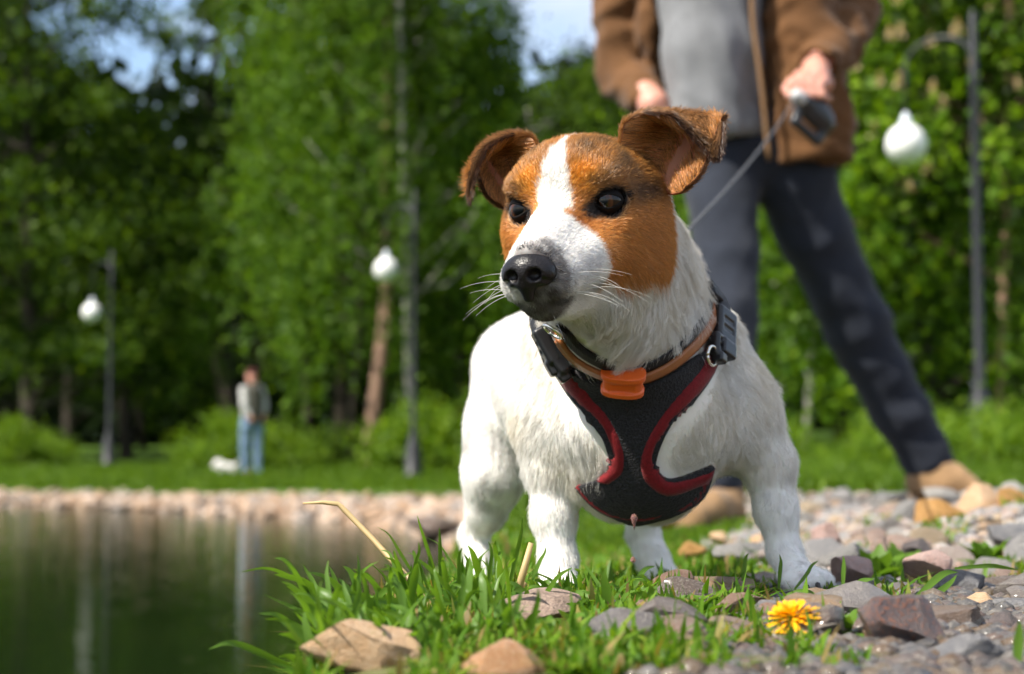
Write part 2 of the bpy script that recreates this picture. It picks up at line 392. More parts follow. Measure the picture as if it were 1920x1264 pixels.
def broadleaf(seed, h, cr, base, ncl, npl, leaf, trunk_r=.22, flat=1.0):
    rs = np.random.default_rng(seed); parts = [limb((0, 0, -.2), (rs.normal() * .3, rs.normal() * .3, h * .86), trunk_r, .05, rs, .03, 10, 10)]
    cen = []
    for i in range(ncl):
        z = base + (h - base) * rs.random() ** .85; f = (z - base) / (h - base)
        env = cr * (math.sin(math.pi * min(1, .22 + .78 * f)) ** .55) * (.75 + .5 * rs.random()); a = rs.random() * 2 * math.pi; q = env * rs.random() ** .42
        cen.append((q * math.cos(a), q * math.sin(a), z))
    cen = np.array(cen)
    for c in cen[rs.choice(ncl, min(26, ncl), replace=False)]: parts.append(limb((0, 0, max(.5, c[2] - .55 * np.hypot(c[0], c[1]) - .3)), c, .07, .015, rs, .08, 6, 6))
    C = []
    for c in cen:
        r = rs.uniform(.28, .66) * cr / 3.6; q = rs.normal(size=(npl, 3)) * np.array([r, r, r * .62 * flat]); C.append(c + q)
    V, Fc = leaves(np.vstack(C), leaf, leaf * .75, rs)
    tv, tf = merge(parts); return mk_mesh('trunk', tv, tf, None), mk_mesh('crown', V, Fc, None, False)
def weeping(seed, h, cr, base, ns, leaf, trunk_r=.16, lean=.3):
    rs = np.random.default_rng(seed); top = np.array([rs.normal() * lean, rs.normal() * lean, h]); parts = [limb((0, 0, -.2), top, trunk_r, .03, rs, .025, 12, 10)]
    C = []
    bun = None
    for i in range(ns):
      if i % 8 == 0:
        z0 = base + (h - base) * (.25 + .75 * rs.random()); a = rs.random() * 2 * math.pi; q = cr * (.25 + .75 * rs.random() ** .6) * (1.15 - .55 * (z0 / h))
        tip = np.array([q * math.cos(a), q * math.sin(a), z0]); tip[:2] += top[:2] * z0 / h; bun = tip
      if True:
        tip = bun + rs.normal(size=3) * np.array([.22, .22, .35]); z0 = tip[2]
        ax_ = np.array([top[0] * z0 / h, top[1] * z0 / h, z0 - .2])
        if i % 9 == 0: parts.append(limb(ax_ + np.array([0, 0, -.6 * q]), tip, .035, .010, rs, .1, 6, 5))
        L = rs.uniform(1.0, 3.6); L = max(.4, min(L, z0 - base * .6)); m = int(L * 15)
        t = np.linspace(0, 1, m)[:, None]; sway = rs.normal(size=3) * .25; sway[2] = 0
        C.append(tip + np.array([0, 0, -1.0]) * L * t + sway * t ** 2 + rs.normal(size=(m, 3)) * .085)
    V, Fc = leaves(np.vstack(C), leaf, leaf * .8, rs, 0)
    tv, tf = merge(parts); return mk_mesh('trunk', tv, tf, None), mk_mesh('crown', V, Fc, None, False)
def shrub(seed, r, h, ncl, npl, leaf):
    rs = np.random.default_rng(seed); parts = []; C = []
    for i in range(ncl):
        a = rs.random() * 2 * math.pi; q = r * rs.random() ** .5; z = h * (.15 + .75 * rs.random()) * (1 - .5 * (q / r) ** 2); c = np.array([q * math.cos(a), q * math.sin(a), z])
        if i < 12: parts.append(limb((rs.normal() * .1, rs.normal() * .1, -.1), c, .022, .006, rs, .1, 5, 5))
        C.append(c + rs.normal(size=(npl, 3)) * np.array([.2, .2, .15]) * r)
    V, Fc = leaves(np.vstack(C), leaf, leaf * .7, rs); V[:, 2] = np.abs(V[:, 2])
    tv, tf = merge(parts); return mk_mesh('stem', tv, tf, None), mk_mesh('foliage', V, Fc, None, False)
def plant_tree(name, meshes, mats, px, D, label, cat, group=None, rz=0.0, sc=1.0, names=('trunk', 'crown'), sink=0.0):
    p = on_ground(px, D); e = empty(name, (p[0], p[1], p[2] - sink), rz); e.scale = (sc, sc, sc)
    for me, mt, nm_ in zip(meshes, mats, names):
        o = bpy.data.objects.new(nm_, me); link(o, e)
        if not me.materials: me.materials.append(mt)
        if me.materials[0] != mt: o.material_slots[0].link = 'OBJECT'; o.material_slots[0].material = mt
    return tag(e, label, cat, group)
LI = [broadleaf(11, 13.5, 3.3, 2.4, 105, 165, .18), broadleaf(12, 12.0, 3.3, 1.8, 105, 165, .18), broadleaf(13, 10.0, 3.2, 1.5, 100, 160, .17), broadleaf(14, 13.5, 1.8, 3.2, 80, 100, .18, .26)]
BI = [weeping(21, 14.0, 2.8, 1.2, 620, .13, .075), weeping(22, 13.0, 2.6, 1.0, 600, .13, .07), weeping(23, 11.0, 2.4, .9, 520, .125, .065)]
SH = [shrub(31, .9, 1.25, 46, 60, .10), shrub(32, 1.0, .95, 46, 60, .10)]
G1 = 'trees along the far lawn'
T = [(LI[0], (BK_DARK, LM_DARK), -90, 39, 'broadleaf_tree', 'dark green broadleaf tree cut off by the left edge of the picture', 0.3, 1.0),
     (LI[1], (BK_DARK, LM_BROAD), 60, 37, 'broadleaf_tree', 'bright green broadleaf tree above the leftmost small globe lamp', 1.2, 1.0),
     (LI[2], (BK_DARK, LM_BROAD), 240, 39.5, 'broadleaf_tree', 'lower broadleaf tree with a gap of sky to the right of its top', 2.9, .80),
     (LI[3], (BK_DARK, LM_DARK), 452, 38, 'broadleaf_tree', 'tall dark broadleaf tree with a near black trunk behind the man in jeans', 4.4, 1.02),
     (BI[0], (BK_DARK, LM_BIRCH), 585, 36.5, 'birch_tree', 'weeping birch just right of the tall dark trunk', 0.0, 1.0),
     (BI[1], (BK_DARK, LM_BIRCH), 655, 33.5, 'birch_tree', 'weeping birch left of the globe lamp in mid picture', 1.7, 1.05),
     (BI[0], (BK_BIRCH, LM_BIRCH), 770, 32, 'birch_tree', 'weeping birch with a pale trunk right behind the middle globe lamp', 2.4, 1.0),
     (BI[2], (BK_DARK, LM_BIRCH), 868, 35, 'birch_tree', 'shorter birch left of the dog\'s drooping ear', 3.3, 1.0),
     (BI[2], (BK_BIRCH, LM_BIRCH), 985, 37, 'birch_tree', 'birch behind the dog\'s head below the gap of sky', .8, .70),
     (LI[2], (BK_DARK, LM_BROAD), 1085, 34, 'broadleaf_tree', 'low bright tree left of the brown jacket sleeve', 5.1, .56)]
for ms, mt, px, D, nm_, lb, rz, sc in T: plant_tree(nm_, ms, mt, px, D, lb, nm_.split('_')[-1], G1, rz, sc)
# the pinkish leaning trunk of a pine whose crown is lost in the birches
p = on_ground(690, 31.5); rs = np.random.default_rng(5); e = empty('pine_tree', p)
V, Fc = tube(catmull([(0, 0, -.2), (.14, 0, 1.3), (.32, .1, 3.2), (.3, .2, 6.5), (.35, .2, 9)], 16), np.linspace(.17, .07, 16), 10); mesh_obj('trunk', V, Fc, BK_PINK, e, rel=False)
V, Fc = leaves(np.array([.35, .2, 8.5]) + rs.normal(size=(2500, 3)) * np.array([1.1, 1.1, .9]), .22, .05, rs); mesh_obj('crown', V, Fc, LM_DARK, e, smooth=False, rel=False)
tag(e, 'bare pinkish leaning trunk left of the middle lamp post', 'tree')
# second row
G2 = 'trees of the wood behind'
rowb = [(-150, 47), (20, 50), (130, 46), (270, 54), (480, 50), (545, 54), (640, 47), (780, 50), (900, 52), (1010, 56), (1120, 50)]
BL = ['dark rear tree outside the left edge, partly seen', 'dark rear tree behind the leftmost trees', 'dark rear tree above the small far lamp', 'low rear tree under the upper left gap of sky', 'dark rear tree left of the tall black trunk',
      'dark rear tree right of the tall black trunk', 'rear tree showing between the first two birches', 'rear tree behind the birch at the middle lamp', 'rear tree behind the shorter birch left of the ear', 'low rear tree under the gap of sky above the dog', 'rear tree left of the brown sleeve, farther than the bright one']
for i, (px, D) in enumerate(rowb):
    sc = .82 if px in (270, 1010) else (.95 + .15 * ((i * 37) % 5) / 5)
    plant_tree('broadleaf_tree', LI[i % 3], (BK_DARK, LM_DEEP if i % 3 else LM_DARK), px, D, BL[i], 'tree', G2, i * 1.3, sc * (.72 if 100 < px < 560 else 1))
# right side: chestnut in flower, birches, more trees
CH = broadleaf(41, 9.5, 3.6, .7, 150, 190, .145, .2)
def candle(seed):
    rs = np.random.default_rng(seed); n = 46; h = rs.random(n) ** .8; a = rs.random(n) * 6.28; r = .045 * (1 - h) + .012
    C = np.stack([r * np.cos(a), r * np.sin(a), .20 * h], 1); return mk_mesh('blossom', *leaves(C, .05, .045, rs, .2), BLOS, False)
BLOS = leaf_mat('chestnut_blossom', (.40, .29, .15), (.52, .40, .24), (.62, .48, .32), .3, .02)
chest = plant_tree('chestnut_tree', CH, (BK_DARK, LM_CHEST), 1745, 21.8, 'bright green chestnut tree with cream blossom candles behind the large globe lamp', 'tree', None, .6)
cm = [candle(3), candle(4), candle(5)]
for i, (px, py, D) in enumerate([(1668, 78, 16.6), (1690, 75, 16.8), (1800, 62, 16.9), (1790, 75, 16.8), (1650, 165, 16.7), (1685, 165, 16.8), (1750, 180, 16.9), (1607, 135, 16.9), (1637, 258, 16.7), (1705, 362, 16.9), (1910, 170, 17.1), (1893, 28, 17.2), (1768, 210, 17.0), (1745, 90, 17.0), (1618, 52, 17.0), (1822, 130, 17.2), (1860, 20, 17.2), (1683, 5, 16.9), (1425, 385, 17.2), (1850, 300, 17.4), (1740, 320, 17.2)]):
    o = bpy.data.objects.new('blossom', cm[i % 3]); link(o, chest); w_ = P(px, py, D + 1.7); mi = parent_matrix(chest).inverted()
    o.location = mi @ Vector(w_); o.scale = (.85, .85, .85); o.rotation_euler = (random.uniform(-.2, .2), random.uniform(-.2, .2), random.random() * 6)
T2 = [(BI[2], (BK_BIRCH, LM_BIRCH), 1508, 22.5, 'birch_tree', 'birch trunk seen between the man\'s legs and the dog\'s shoulder', .4, .95),
      (BI[1], (BK_BIRCH, LM_CHEST), 1450, 26, 'birch_tree', 'pale green birch seen between the man\'s trouser legs', 2.0, .9),
      (BI[2], (BK_PINK, LM_BIRCH), 1628, 21.5, 'birch_tree', 'slim reddish trunk close to the man\'s right trouser leg', 3.0, .85),
      (BI[1], (BK_PINK, LM_DARK), 1872, 20.5, 'birch_tree', 'birch trunk right of the tall lamp post', 1.1, .9),
      (LI[1], (BK_DARK, LM_DARK), 1935, 24, 'broadleaf_tree', 'dark tree at the right edge of the picture', 2.1, .8),
      (LI[2], (BK_DARK, LM_BROAD), 1290, 30, 'broadleaf_tree', 'tree hidden for the most part by the man\'s jacket', 1.0, .85),
      (LI[1], (BK_DARK, LM_DARK), 1580, 31, 'broadleaf_tree', 'dark tree far behind the man\'s striding leg', .2, .85),
      (LI[2], (BK_DARK, LM_DARK), 1720, 33, 'broadleaf_tree', 'dark tree far behind the chestnut', 3.2, .9),
      (LI[0], (BK_DARK, LM_DARK), 1420, 38, 'broadleaf_tree', 'dark tree in the gap between the man\'s legs, farthest back', 4.2, .85),
      (LI[0], (BK_DARK, LM_DARK), 1880, 36, 'broadleaf_tree', 'dark tree far behind the tall lamp post', 5.2, .9)]
for ms, mt, px, D, nm_, lb, rz, sc in T2: plant_tree(nm_, ms, mt, px, D, lb, 'tree', 'trees behind the man', rz, sc)
S_ = [(0, 415, 31.5, .82, 'rounded bright green shrub behind the far white dog'), (1, 525, 32, .85, 'bright green shrub right of the man in jeans'), (0, 20, 33, .75, 'yellow green shrub at the left edge'),
      (1, 66, 33.5, .7, 'small yellow green shrub second from the left edge'), (0, 760, 30.5, .75, 'bright shrub at the foot of the middle lamp post'), (1, 840, 30, 1.25, 'wide bright shrub between the middle lamp post and the dog'),
      (1, 620, 34, .7, 'dim green shrub between the two pale trunks'), (0, 690, 35, .7, 'dim shrub behind the pinkish leaning trunk')]
for k, px, D, sc, lb in S_: plant_tree('shrub', SH[k], (BK_DARK, LM_SHRUB if 'bright' in lb or 'yellow' in lb else LM_BROAD), px, D, lb, 'shrub', 'shrubs along the far lawn', px * .1, sc * 1.05, ('stem', 'foliage'))
for px, D, sc, lb in [(1655, 13.2, .42, 'low leafy bush right behind the striding trouser leg'), (1800, 12.2, .48, 'low leafy bush at the foot of the tall lamp post'), (1905, 12.6, .5, 'low leafy bush at the right edge'), (1455, 15.5, .42, 'low leafy bush between the dog\'s shoulder and the man\'s leg')]:
    plant_tree('bush', SH[1], (BK_DARK, LM_SHRUB), px, D, lb, 'bush', 'bushes on the near lawn', px * .3, sc, ('stem', 'foliage'))
# the mass of the wood beyond
rs = np.random.default_rng(77); n = 26000
a = rs.uniform(-.42, .42, n); d = rs.uniform(60, 78, n); z = rs.random(n) ** 1.1 * 13.5
V, Fc = leaves(np.stack([a * d, d, z + .8], 1), .9, .8, rs)
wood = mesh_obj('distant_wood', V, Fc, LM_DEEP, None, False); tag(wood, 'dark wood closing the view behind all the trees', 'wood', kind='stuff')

# ------------------------------------------------------------------ lamps with hanging globes
iron = plain('lamp_iron', (.009, .010, .012), .5, .2, 20); glassm = NT('lamp_globe_glass'); glassm.base((.70, .70, .68)).set(rough=.35)
glassm.bump(glassm.noise(3, 2, .5, glassm.coord()), .02, .01)
capm = plain('lamp_cap_painted_grey', (.55, .60, .66), .4, .08, 12)
def lamp(pxp, pxg, pyg, D, label):
    p = on_ground(pxp, D); g = P(pxg, pyg, D); zg = g[2] - p[2]; off_ = math.copysign(.66, pxg - pxp); want = g[0] - p[0]
    ang = math.acos(max(-1, min(1, want / off_))) if off_ else 0
    e = empty('street_lamp', p, -ang if off_ < 0 else ang)
    V, Fc = lathe([(.17, -.1), (.17, .06), (.13, .10), (.13, .42), (.09, .50), (.075, .62), (.045, .70), (.038, zg + .5), (.05, zg + .55), (.038, zg + .60), (.03, zg + 1.15), (.001, zg + 1.22)], 16); mesh_obj('post', V, Fc, iron, e, rel=False)
    th = np.linspace(math.pi, 0, 14); arm = [(0, 0, zg + .62)] + [(off_ * .5 + off_ * .5 * math.cos(t), 0, zg + .72 + .26 * math.sin(t)) for t in th] + [(off_, 0, zg + .31)]
    mesh_obj('arm', *tube(np.array(arm), .022, 8), iron, e, rel=False)
    mesh_obj('cap', *lathe([(.02, .31), (.026, .285), (.042, .255), (.058, .215), (.062, .17)], 18, (off_, 0, zg - .0)), capm, e, rel=False)
    pr = [(.2 * math.sin(t), -.2 * math.cos(t)) for t in np.linspace(.02, math.pi - .26, 18)]; pr = [(r_ * .96, z_ * .98) for r_, z_ in pr]
    mesh_obj('globe', *lathe(pr, 24, (off_, 0, zg)), glassm.m, e, rel=False)
    return tag(e, label, 'street lamp', 'park lamps with hanging white globes')
lamp(1837, 1716, 258, 15.6, 'tall park lamp at the right with the largest white hanging globe')
lamp(776, 720, 500, 26.0, 'park lamp in mid picture with a white globe left of the dog\'s muzzle')
lamp(206, 162, 583, 33.0, 'small far park lamp at the left in front of the dark wood')
# ------------------------------------------------------------------ the dog
HS = 1.1565                                            # head size
def rotm(y, t, r):
    cy, sy, ct, st, cr, sr = math.cos(y), math.sin(y), math.cos(t), math.sin(t), math.cos(r), math.sin(r)
    return np.array([[cy, -sy, 0], [sy, cy, 0], [0, 0, 1]]) @ np.array([[1, 0, 0], [0, ct, -st], [0, st, ct]]) @ np.array([[cr, 0, sr], [0, 1, 0], [-sr, 0, cr]])
RH = rotm(math.radians(-22.0), math.radians(11.0), math.radians(-2.2))
HO = P(1055, 385.5, 1.13)
def H(x, y, z): return HO + HS * (RH @ np.array([x, y, z]))
def toH(W): return ((np.asarray(W) - HO) @ RH) / HS

PR = []                                                # primitives: also drive fur direction and length
def cone(a, b, ra, rb, k, flow, zone): PR.append(('c', np.array(a), np.array(b), ra, rb, k, np.array(flow, float), zone))
def ell(c, r, R, k, flow, zone): PR.append(('e', np.array(c), np.array(r), R, None, k, np.array(flow, float), zone))
def pc(pts, k, flow, zone):                            # chain of (px, py, depth, radius px)
    for (x0, y0, d0, r0), (x1, y1, d1, r1) in zip(pts, pts[1:]):
        cone(P(x0, y0, d0), P(x1, y1, d1), PX(r0, d0), PX(r1, d1), k, flow, zone)
back = RH @ np.array([0, 1, 0.0]); down = np.array([0, 0, -1.0])
hx = RH @ np.array([1.0, 0, 0]); hz = RH @ np.array([0, 0, 1.0])
# trunk
pc([(1200, 762, 1.325, 176), (1085, 715, 1.45, 142), (1022, 697, 1.55, 116)], .04, (-.35, .9, -.35), 'body')
pc([(1195, 705, 1.275, 118), (1200, 868, 1.285, 84)], .03, (0, -.1, -1), 'chest')
pc([(1105, 800, 1.275, 74), (1300, 800, 1.275, 74)], .03, (0, -.1, -1), 'chest')
pc([(1158, 884, 1.295, 77), (1230, 884, 1.295, 77)], .03, (0, -.1, -1), 'chest')
# neck
cone(H(0, .048, -.014), P(1188, 612, 1.305), .0515, .0605, .02, (.02, .15, -1), 'neck')
cone(H(0.004, .030, -.050), P(1180, 650, 1.275), .036, .052, .02, (.0, -.15, -1), 'neck')
# shoulders and front legs
pc([(1062, 660, 1.315, 82), (1046, 790, 1.31, 74), (1038, 875, 1.305, 50)], .025, (-.1, .25, -1), 'chest')
pc([(1312, 655, 1.315, 82), (1368, 770, 1.305, 78), (1440, 868, 1.30, 46)], .025, (.15, .25, -1), 'chest')
pc([(1038, 875, 1.305, 46), (1038, 965, 1.30, 38), (1046, 1050, 1.295, 31), (1048, 1090, 1.285, 33)], .010, (0, 0, -1), 'leg')
pc([(1440, 862, 1.30, 44), (1455, 955, 1.295, 36), (1471, 1035, 1.29, 28)], .010, (.1, 0, -1), 'leg')
pc([(1471, 1035, 1.29, 28), (1492, 1076, 1.275, 29)], .008, (.5, -.3, -1), 'leg')
for dx, dz, dd in ((-16, 0, .006), (4, 4, -.004), (24, 0, -.004), (40, -2, .008)):     # toes of the splayed paw
    cone(P(1490, 1078, 1.277), P(1502 + dx, 1092 + dz, 1.255 + dd), .0105, .0085, .004, (.6, -.6, -.4), 'paw')
for dx in (-24, -8, 9, 25):
    cone(P(1048, 1092, 1.287), P(1047 + dx, 1112, 1.262), .0105, .0088, .004, (0, -.8, -.4), 'paw')
# hind legs
pc([(962, 690, 1.545, 74), (936, 800, 1.53, 56), (926, 890, 1.525, 52), (913, 955, 1.535, 35)], .02, (-.1, .35, -1), 'leg')
pc([(913, 955, 1.535, 33), (888, 1005, 1.56, 24), (896, 1060, 1.54, 21), (902, 1100, 1.52, 22)], .010, (0, .1, -1), 'leg')
pc([(1120, 740, 1.56, 80), (1190, 860, 1.55, 56), (1209, 950, 1.55, 32)], .02, (.1, .35, -1), 'leg')
pc([(1209, 950, 1.55, 29), (1206, 1000, 1.56, 27), (1222, 1045, 1.55, 27), (1245, 1085, 1.53, 29)], .010, (.2, 0, -1), 'leg')
for dx in (-16, -4, 9, 20):
    cone(P(902, 1098, 1.52), P(902 + dx, 1114, 1.495), .010, .008, .004, (0, -.8, -.4), 'paw')
    cone(P(1248, 1086, 1.53), P(1264 + dx, 1104, 1.50), .010, .008, .004, (.2, -.8, -.4), 'paw')
pc([(1030, 630, 1.63, 22), (1062, 575, 1.68, 14)], .01, (0, .3, 1), 'body')
NBODY = len(PR)
# head
def he(c, r, k=.008, flow=back, zone='head', sx=0):
    for s in ((1,) if c[0] == 0 else (1, -1)): ell(H(c[0] * s, c[1], c[2]), np.array(r) * HS, RH, k * HS, flow + (hx * s * sx), zone)
def hc(a, b, ra, rb, k=.008, flow=back, zone='head'):
    for s in ((1,) if a[0] == 0 and b[0] == 0 else (1, -1)): cone(H(a[0] * s, a[1], a[2]), H(b[0] * s, b[1], b[2]), ra * HS, rb * HS, k * HS, flow, zone)
he((0, .044, -.002), (.0440, .049, .0395), .012, back - .1 * hz)
he((0, .020, .012), (.0355, .031, .0255), .012, back + .3 * hz)
he((.0215, .006, .0135), (.0135, .012, .0085), .008, back * .6 + .7 * hz, 'face', .5)
he((.0305, .026, -.012), (.0148, .025, .016), .010, back - .3 * hz, 'face', .3)
he((.0300, .036, -.030), (.0172, .030, .026), .012, back - .6 * hz, 'cheek')
hc((0, .010, -.004), (0, -.058, -.0265), .0170, .0118, .009, back + .35 * hz, 'muzzle')
hc((.0118, .000, -.029), (.0072, -.0505, -.0380), .0205, .0142, .009, back - .25 * hz, 'muzzle')
hc((0, .022, -.046), (0, -.046, -.0505), .0220, .0110, .008, back - .3 * hz, 'muzzle')
# carve: eye sockets and the line of the mouth
CARVE = []
for s in (1, -1):
    CARVE.append(('e', H(.0258 * s, .0062, 0), np.array([.0097] * 3) * HS, .003))
    CARVE.append(('e', H(.0315 * s, -.006, -.0005), np.array([.0085, .0085, .0062]) * HS, .007))
    pl = [(.003, -.068, -.0505), (.0145, -.056, -.0525), (.0225, -.034, -.0515), (.0275, -.012, -.0505)]
    for a, b in zip(pl, pl[1:]): CARVE.append(('c', H(a[0] * s, a[1], a[2]), H(b[0] * s, b[1], b[2]), .0016 * HS, .0020 * HS, .0035))
CARVE.append(('c', H(0, -.0705, -.044), H(0, -.069, -.050), .0012, .0012, .003))

def eval_prims(lo, hi, h):
    F = Field(lo, hi, h)
    for p in PR:
        if p[0] == 'c': F.cone(p[1], p[2], p[3], p[4], p[5])
        else: F.ell(p[1], p[2], p[3], p[5])
    for c in CARVE:
        if c[0] == 'e': F.ell(c[1], c[2], RH, c[3], 'd')
        else: F.cone(c[1], c[2], c[3], c[4], c[5], 'd')
    return F
FB = eval_prims((-.09, 1.03, -.05), (.30, 1.72, .42), .0019)
BV, BQ = FB.mesh(); del FB

# ---- ears: two-sided sheets, joined to the body mesh
def bicubic(ctrl, nu, nv):
    C = np.array([[P(*q) for q in row] for row in ctrl])
    A = np.stack([catmull(C[i], nu) for i in range(len(C))])
    return np.stack([catmull(A[:, j], nv) for j in range(nu)], 1)
EAR_R = [[(1160, 285, 1.147), (1188, 322, 1.163), (1222, 350, 1.166), (1254, 364, 1.162), (1276, 362, 1.152)],
         [(1166, 242, 1.146), (1202, 268, 1.167), (1240, 300, 1.171), (1275, 322, 1.165), (1303, 338, 1.147)],
         [(1180, 224, 1.148), (1222, 236, 1.168), (1260, 262, 1.173), (1296, 288, 1.166), (1321, 311, 1.147)],
         [(1204, 213, 1.150), (1246, 213, 1.166), (1287, 214, 1.170), (1328, 218, 1.165), (1352, 226, 1.151)],
         [(1234, 213, 1.146), (1272, 224, 1.155), (1306, 240, 1.158), (1338, 248, 1.155), (1355, 250, 1.147)],
         [(1258, 217, 1.141), (1290, 245, 1.144), (1324, 279, 1.145), (1338, 289, 1.144), (1349, 287, 1.142)]]
EAR_L = [[(1012, 290, 1.184), (988, 325, 1.200), (968, 358, 1.203), (956, 382, 1.201), (950, 394, 1.192)],
         [(1002, 263, 1.184), (970, 288, 1.205), (946, 320, 1.210), (931, 348, 1.205), (921, 374, 1.191)],
         [(988, 254, 1.186), (952, 268, 1.206), (927, 296, 1.211), (914, 326, 1.206), (906, 352, 1.192)],
         [(966, 252, 1.186), (932, 262, 1.203), (911, 279, 1.208), (899, 297, 1.203), (893, 316, 1.192)],
         [(940, 260, 1.180), (913, 274, 1.191), (896, 292, 1.195), (886, 315, 1.192), (882, 336, 1.186)],
         [(918, 274, 1.176), (903, 296, 1.181), (891, 322, 1.184), (883, 350, 1.184), (881, 371, 1.182)]]
NU, NV = 26, 30
ears = []
for ctrl, flip in ((EAR_R, 1), (EAR_L, -1)):
    G = bicubic(ctrl, NU, NV); N = gridnormals(G)
    mid = N[NV // 3, NU // 2]; toc = CAM - G[NV // 3, NU // 2]
    if mid @ toc < 0: N = -N
    th = .0010
    V, Fc = sheet(G, N, -th, th)                       # first half of V = inner (concha) side
    ears.append((G, N, V, Fc, flip))
nb = len(BV)
quads = [tuple(q) for q in BQ.tolist()]; allV = [BV]; off = nb; ear_slices = []
for G, N, V, Fc, flip in ears:
    s0 = off; quads += [tuple(x + off for x in q) for q in Fc]; allV.append(V); off += len(V); ear_slices.append((s0, off))
allV = np.vstack(allV)

# ---- which primitive a point belongs to
def prim_weights(W):
    D = np.empty((len(W), len(PR)), np.float32)
    for i, p in enumerate(PR):
        if p[0] == 'c':
            a, b = p[1], p[2]; ab = b - a; t = np.clip(((W - a) @ ab) / max(ab @ ab, 1e-12), 0, 1)
            D[:, i] = np.linalg.norm(W - a - t[:, None] * ab, axis=1) - (p[3] + (p[4] - p[3]) * t)
        else:
            q = ((W - p[1]) @ p[3]) / p[2]; k0 = np.linalg.norm(q, axis=1); D[:, i] = (k0 - 1) * p[2].min()
    w = np.exp(-np.maximum(D - D.min(1, keepdims=True), 0) / .006)
    return w / w.sum(1, keepdims=True)
ZLEN = {'body': .0080, 'chest': .0125, 'neck': .0195, 'leg': .0066, 'paw': .0045, 'head': .0055, 'face': .0042, 'cheek': .0055, 'muzzle': .0030}
FLOWS = np.array([p[6] / np.linalg.norm(p[6]) for p in PR]); LENS = np.array([ZLEN[p[7]] for p in PR])
ISHEAD = np.array([1.0 if p[7] in ('head', 'face', 'cheek', 'muzzle') else 0.0 for p in PR])

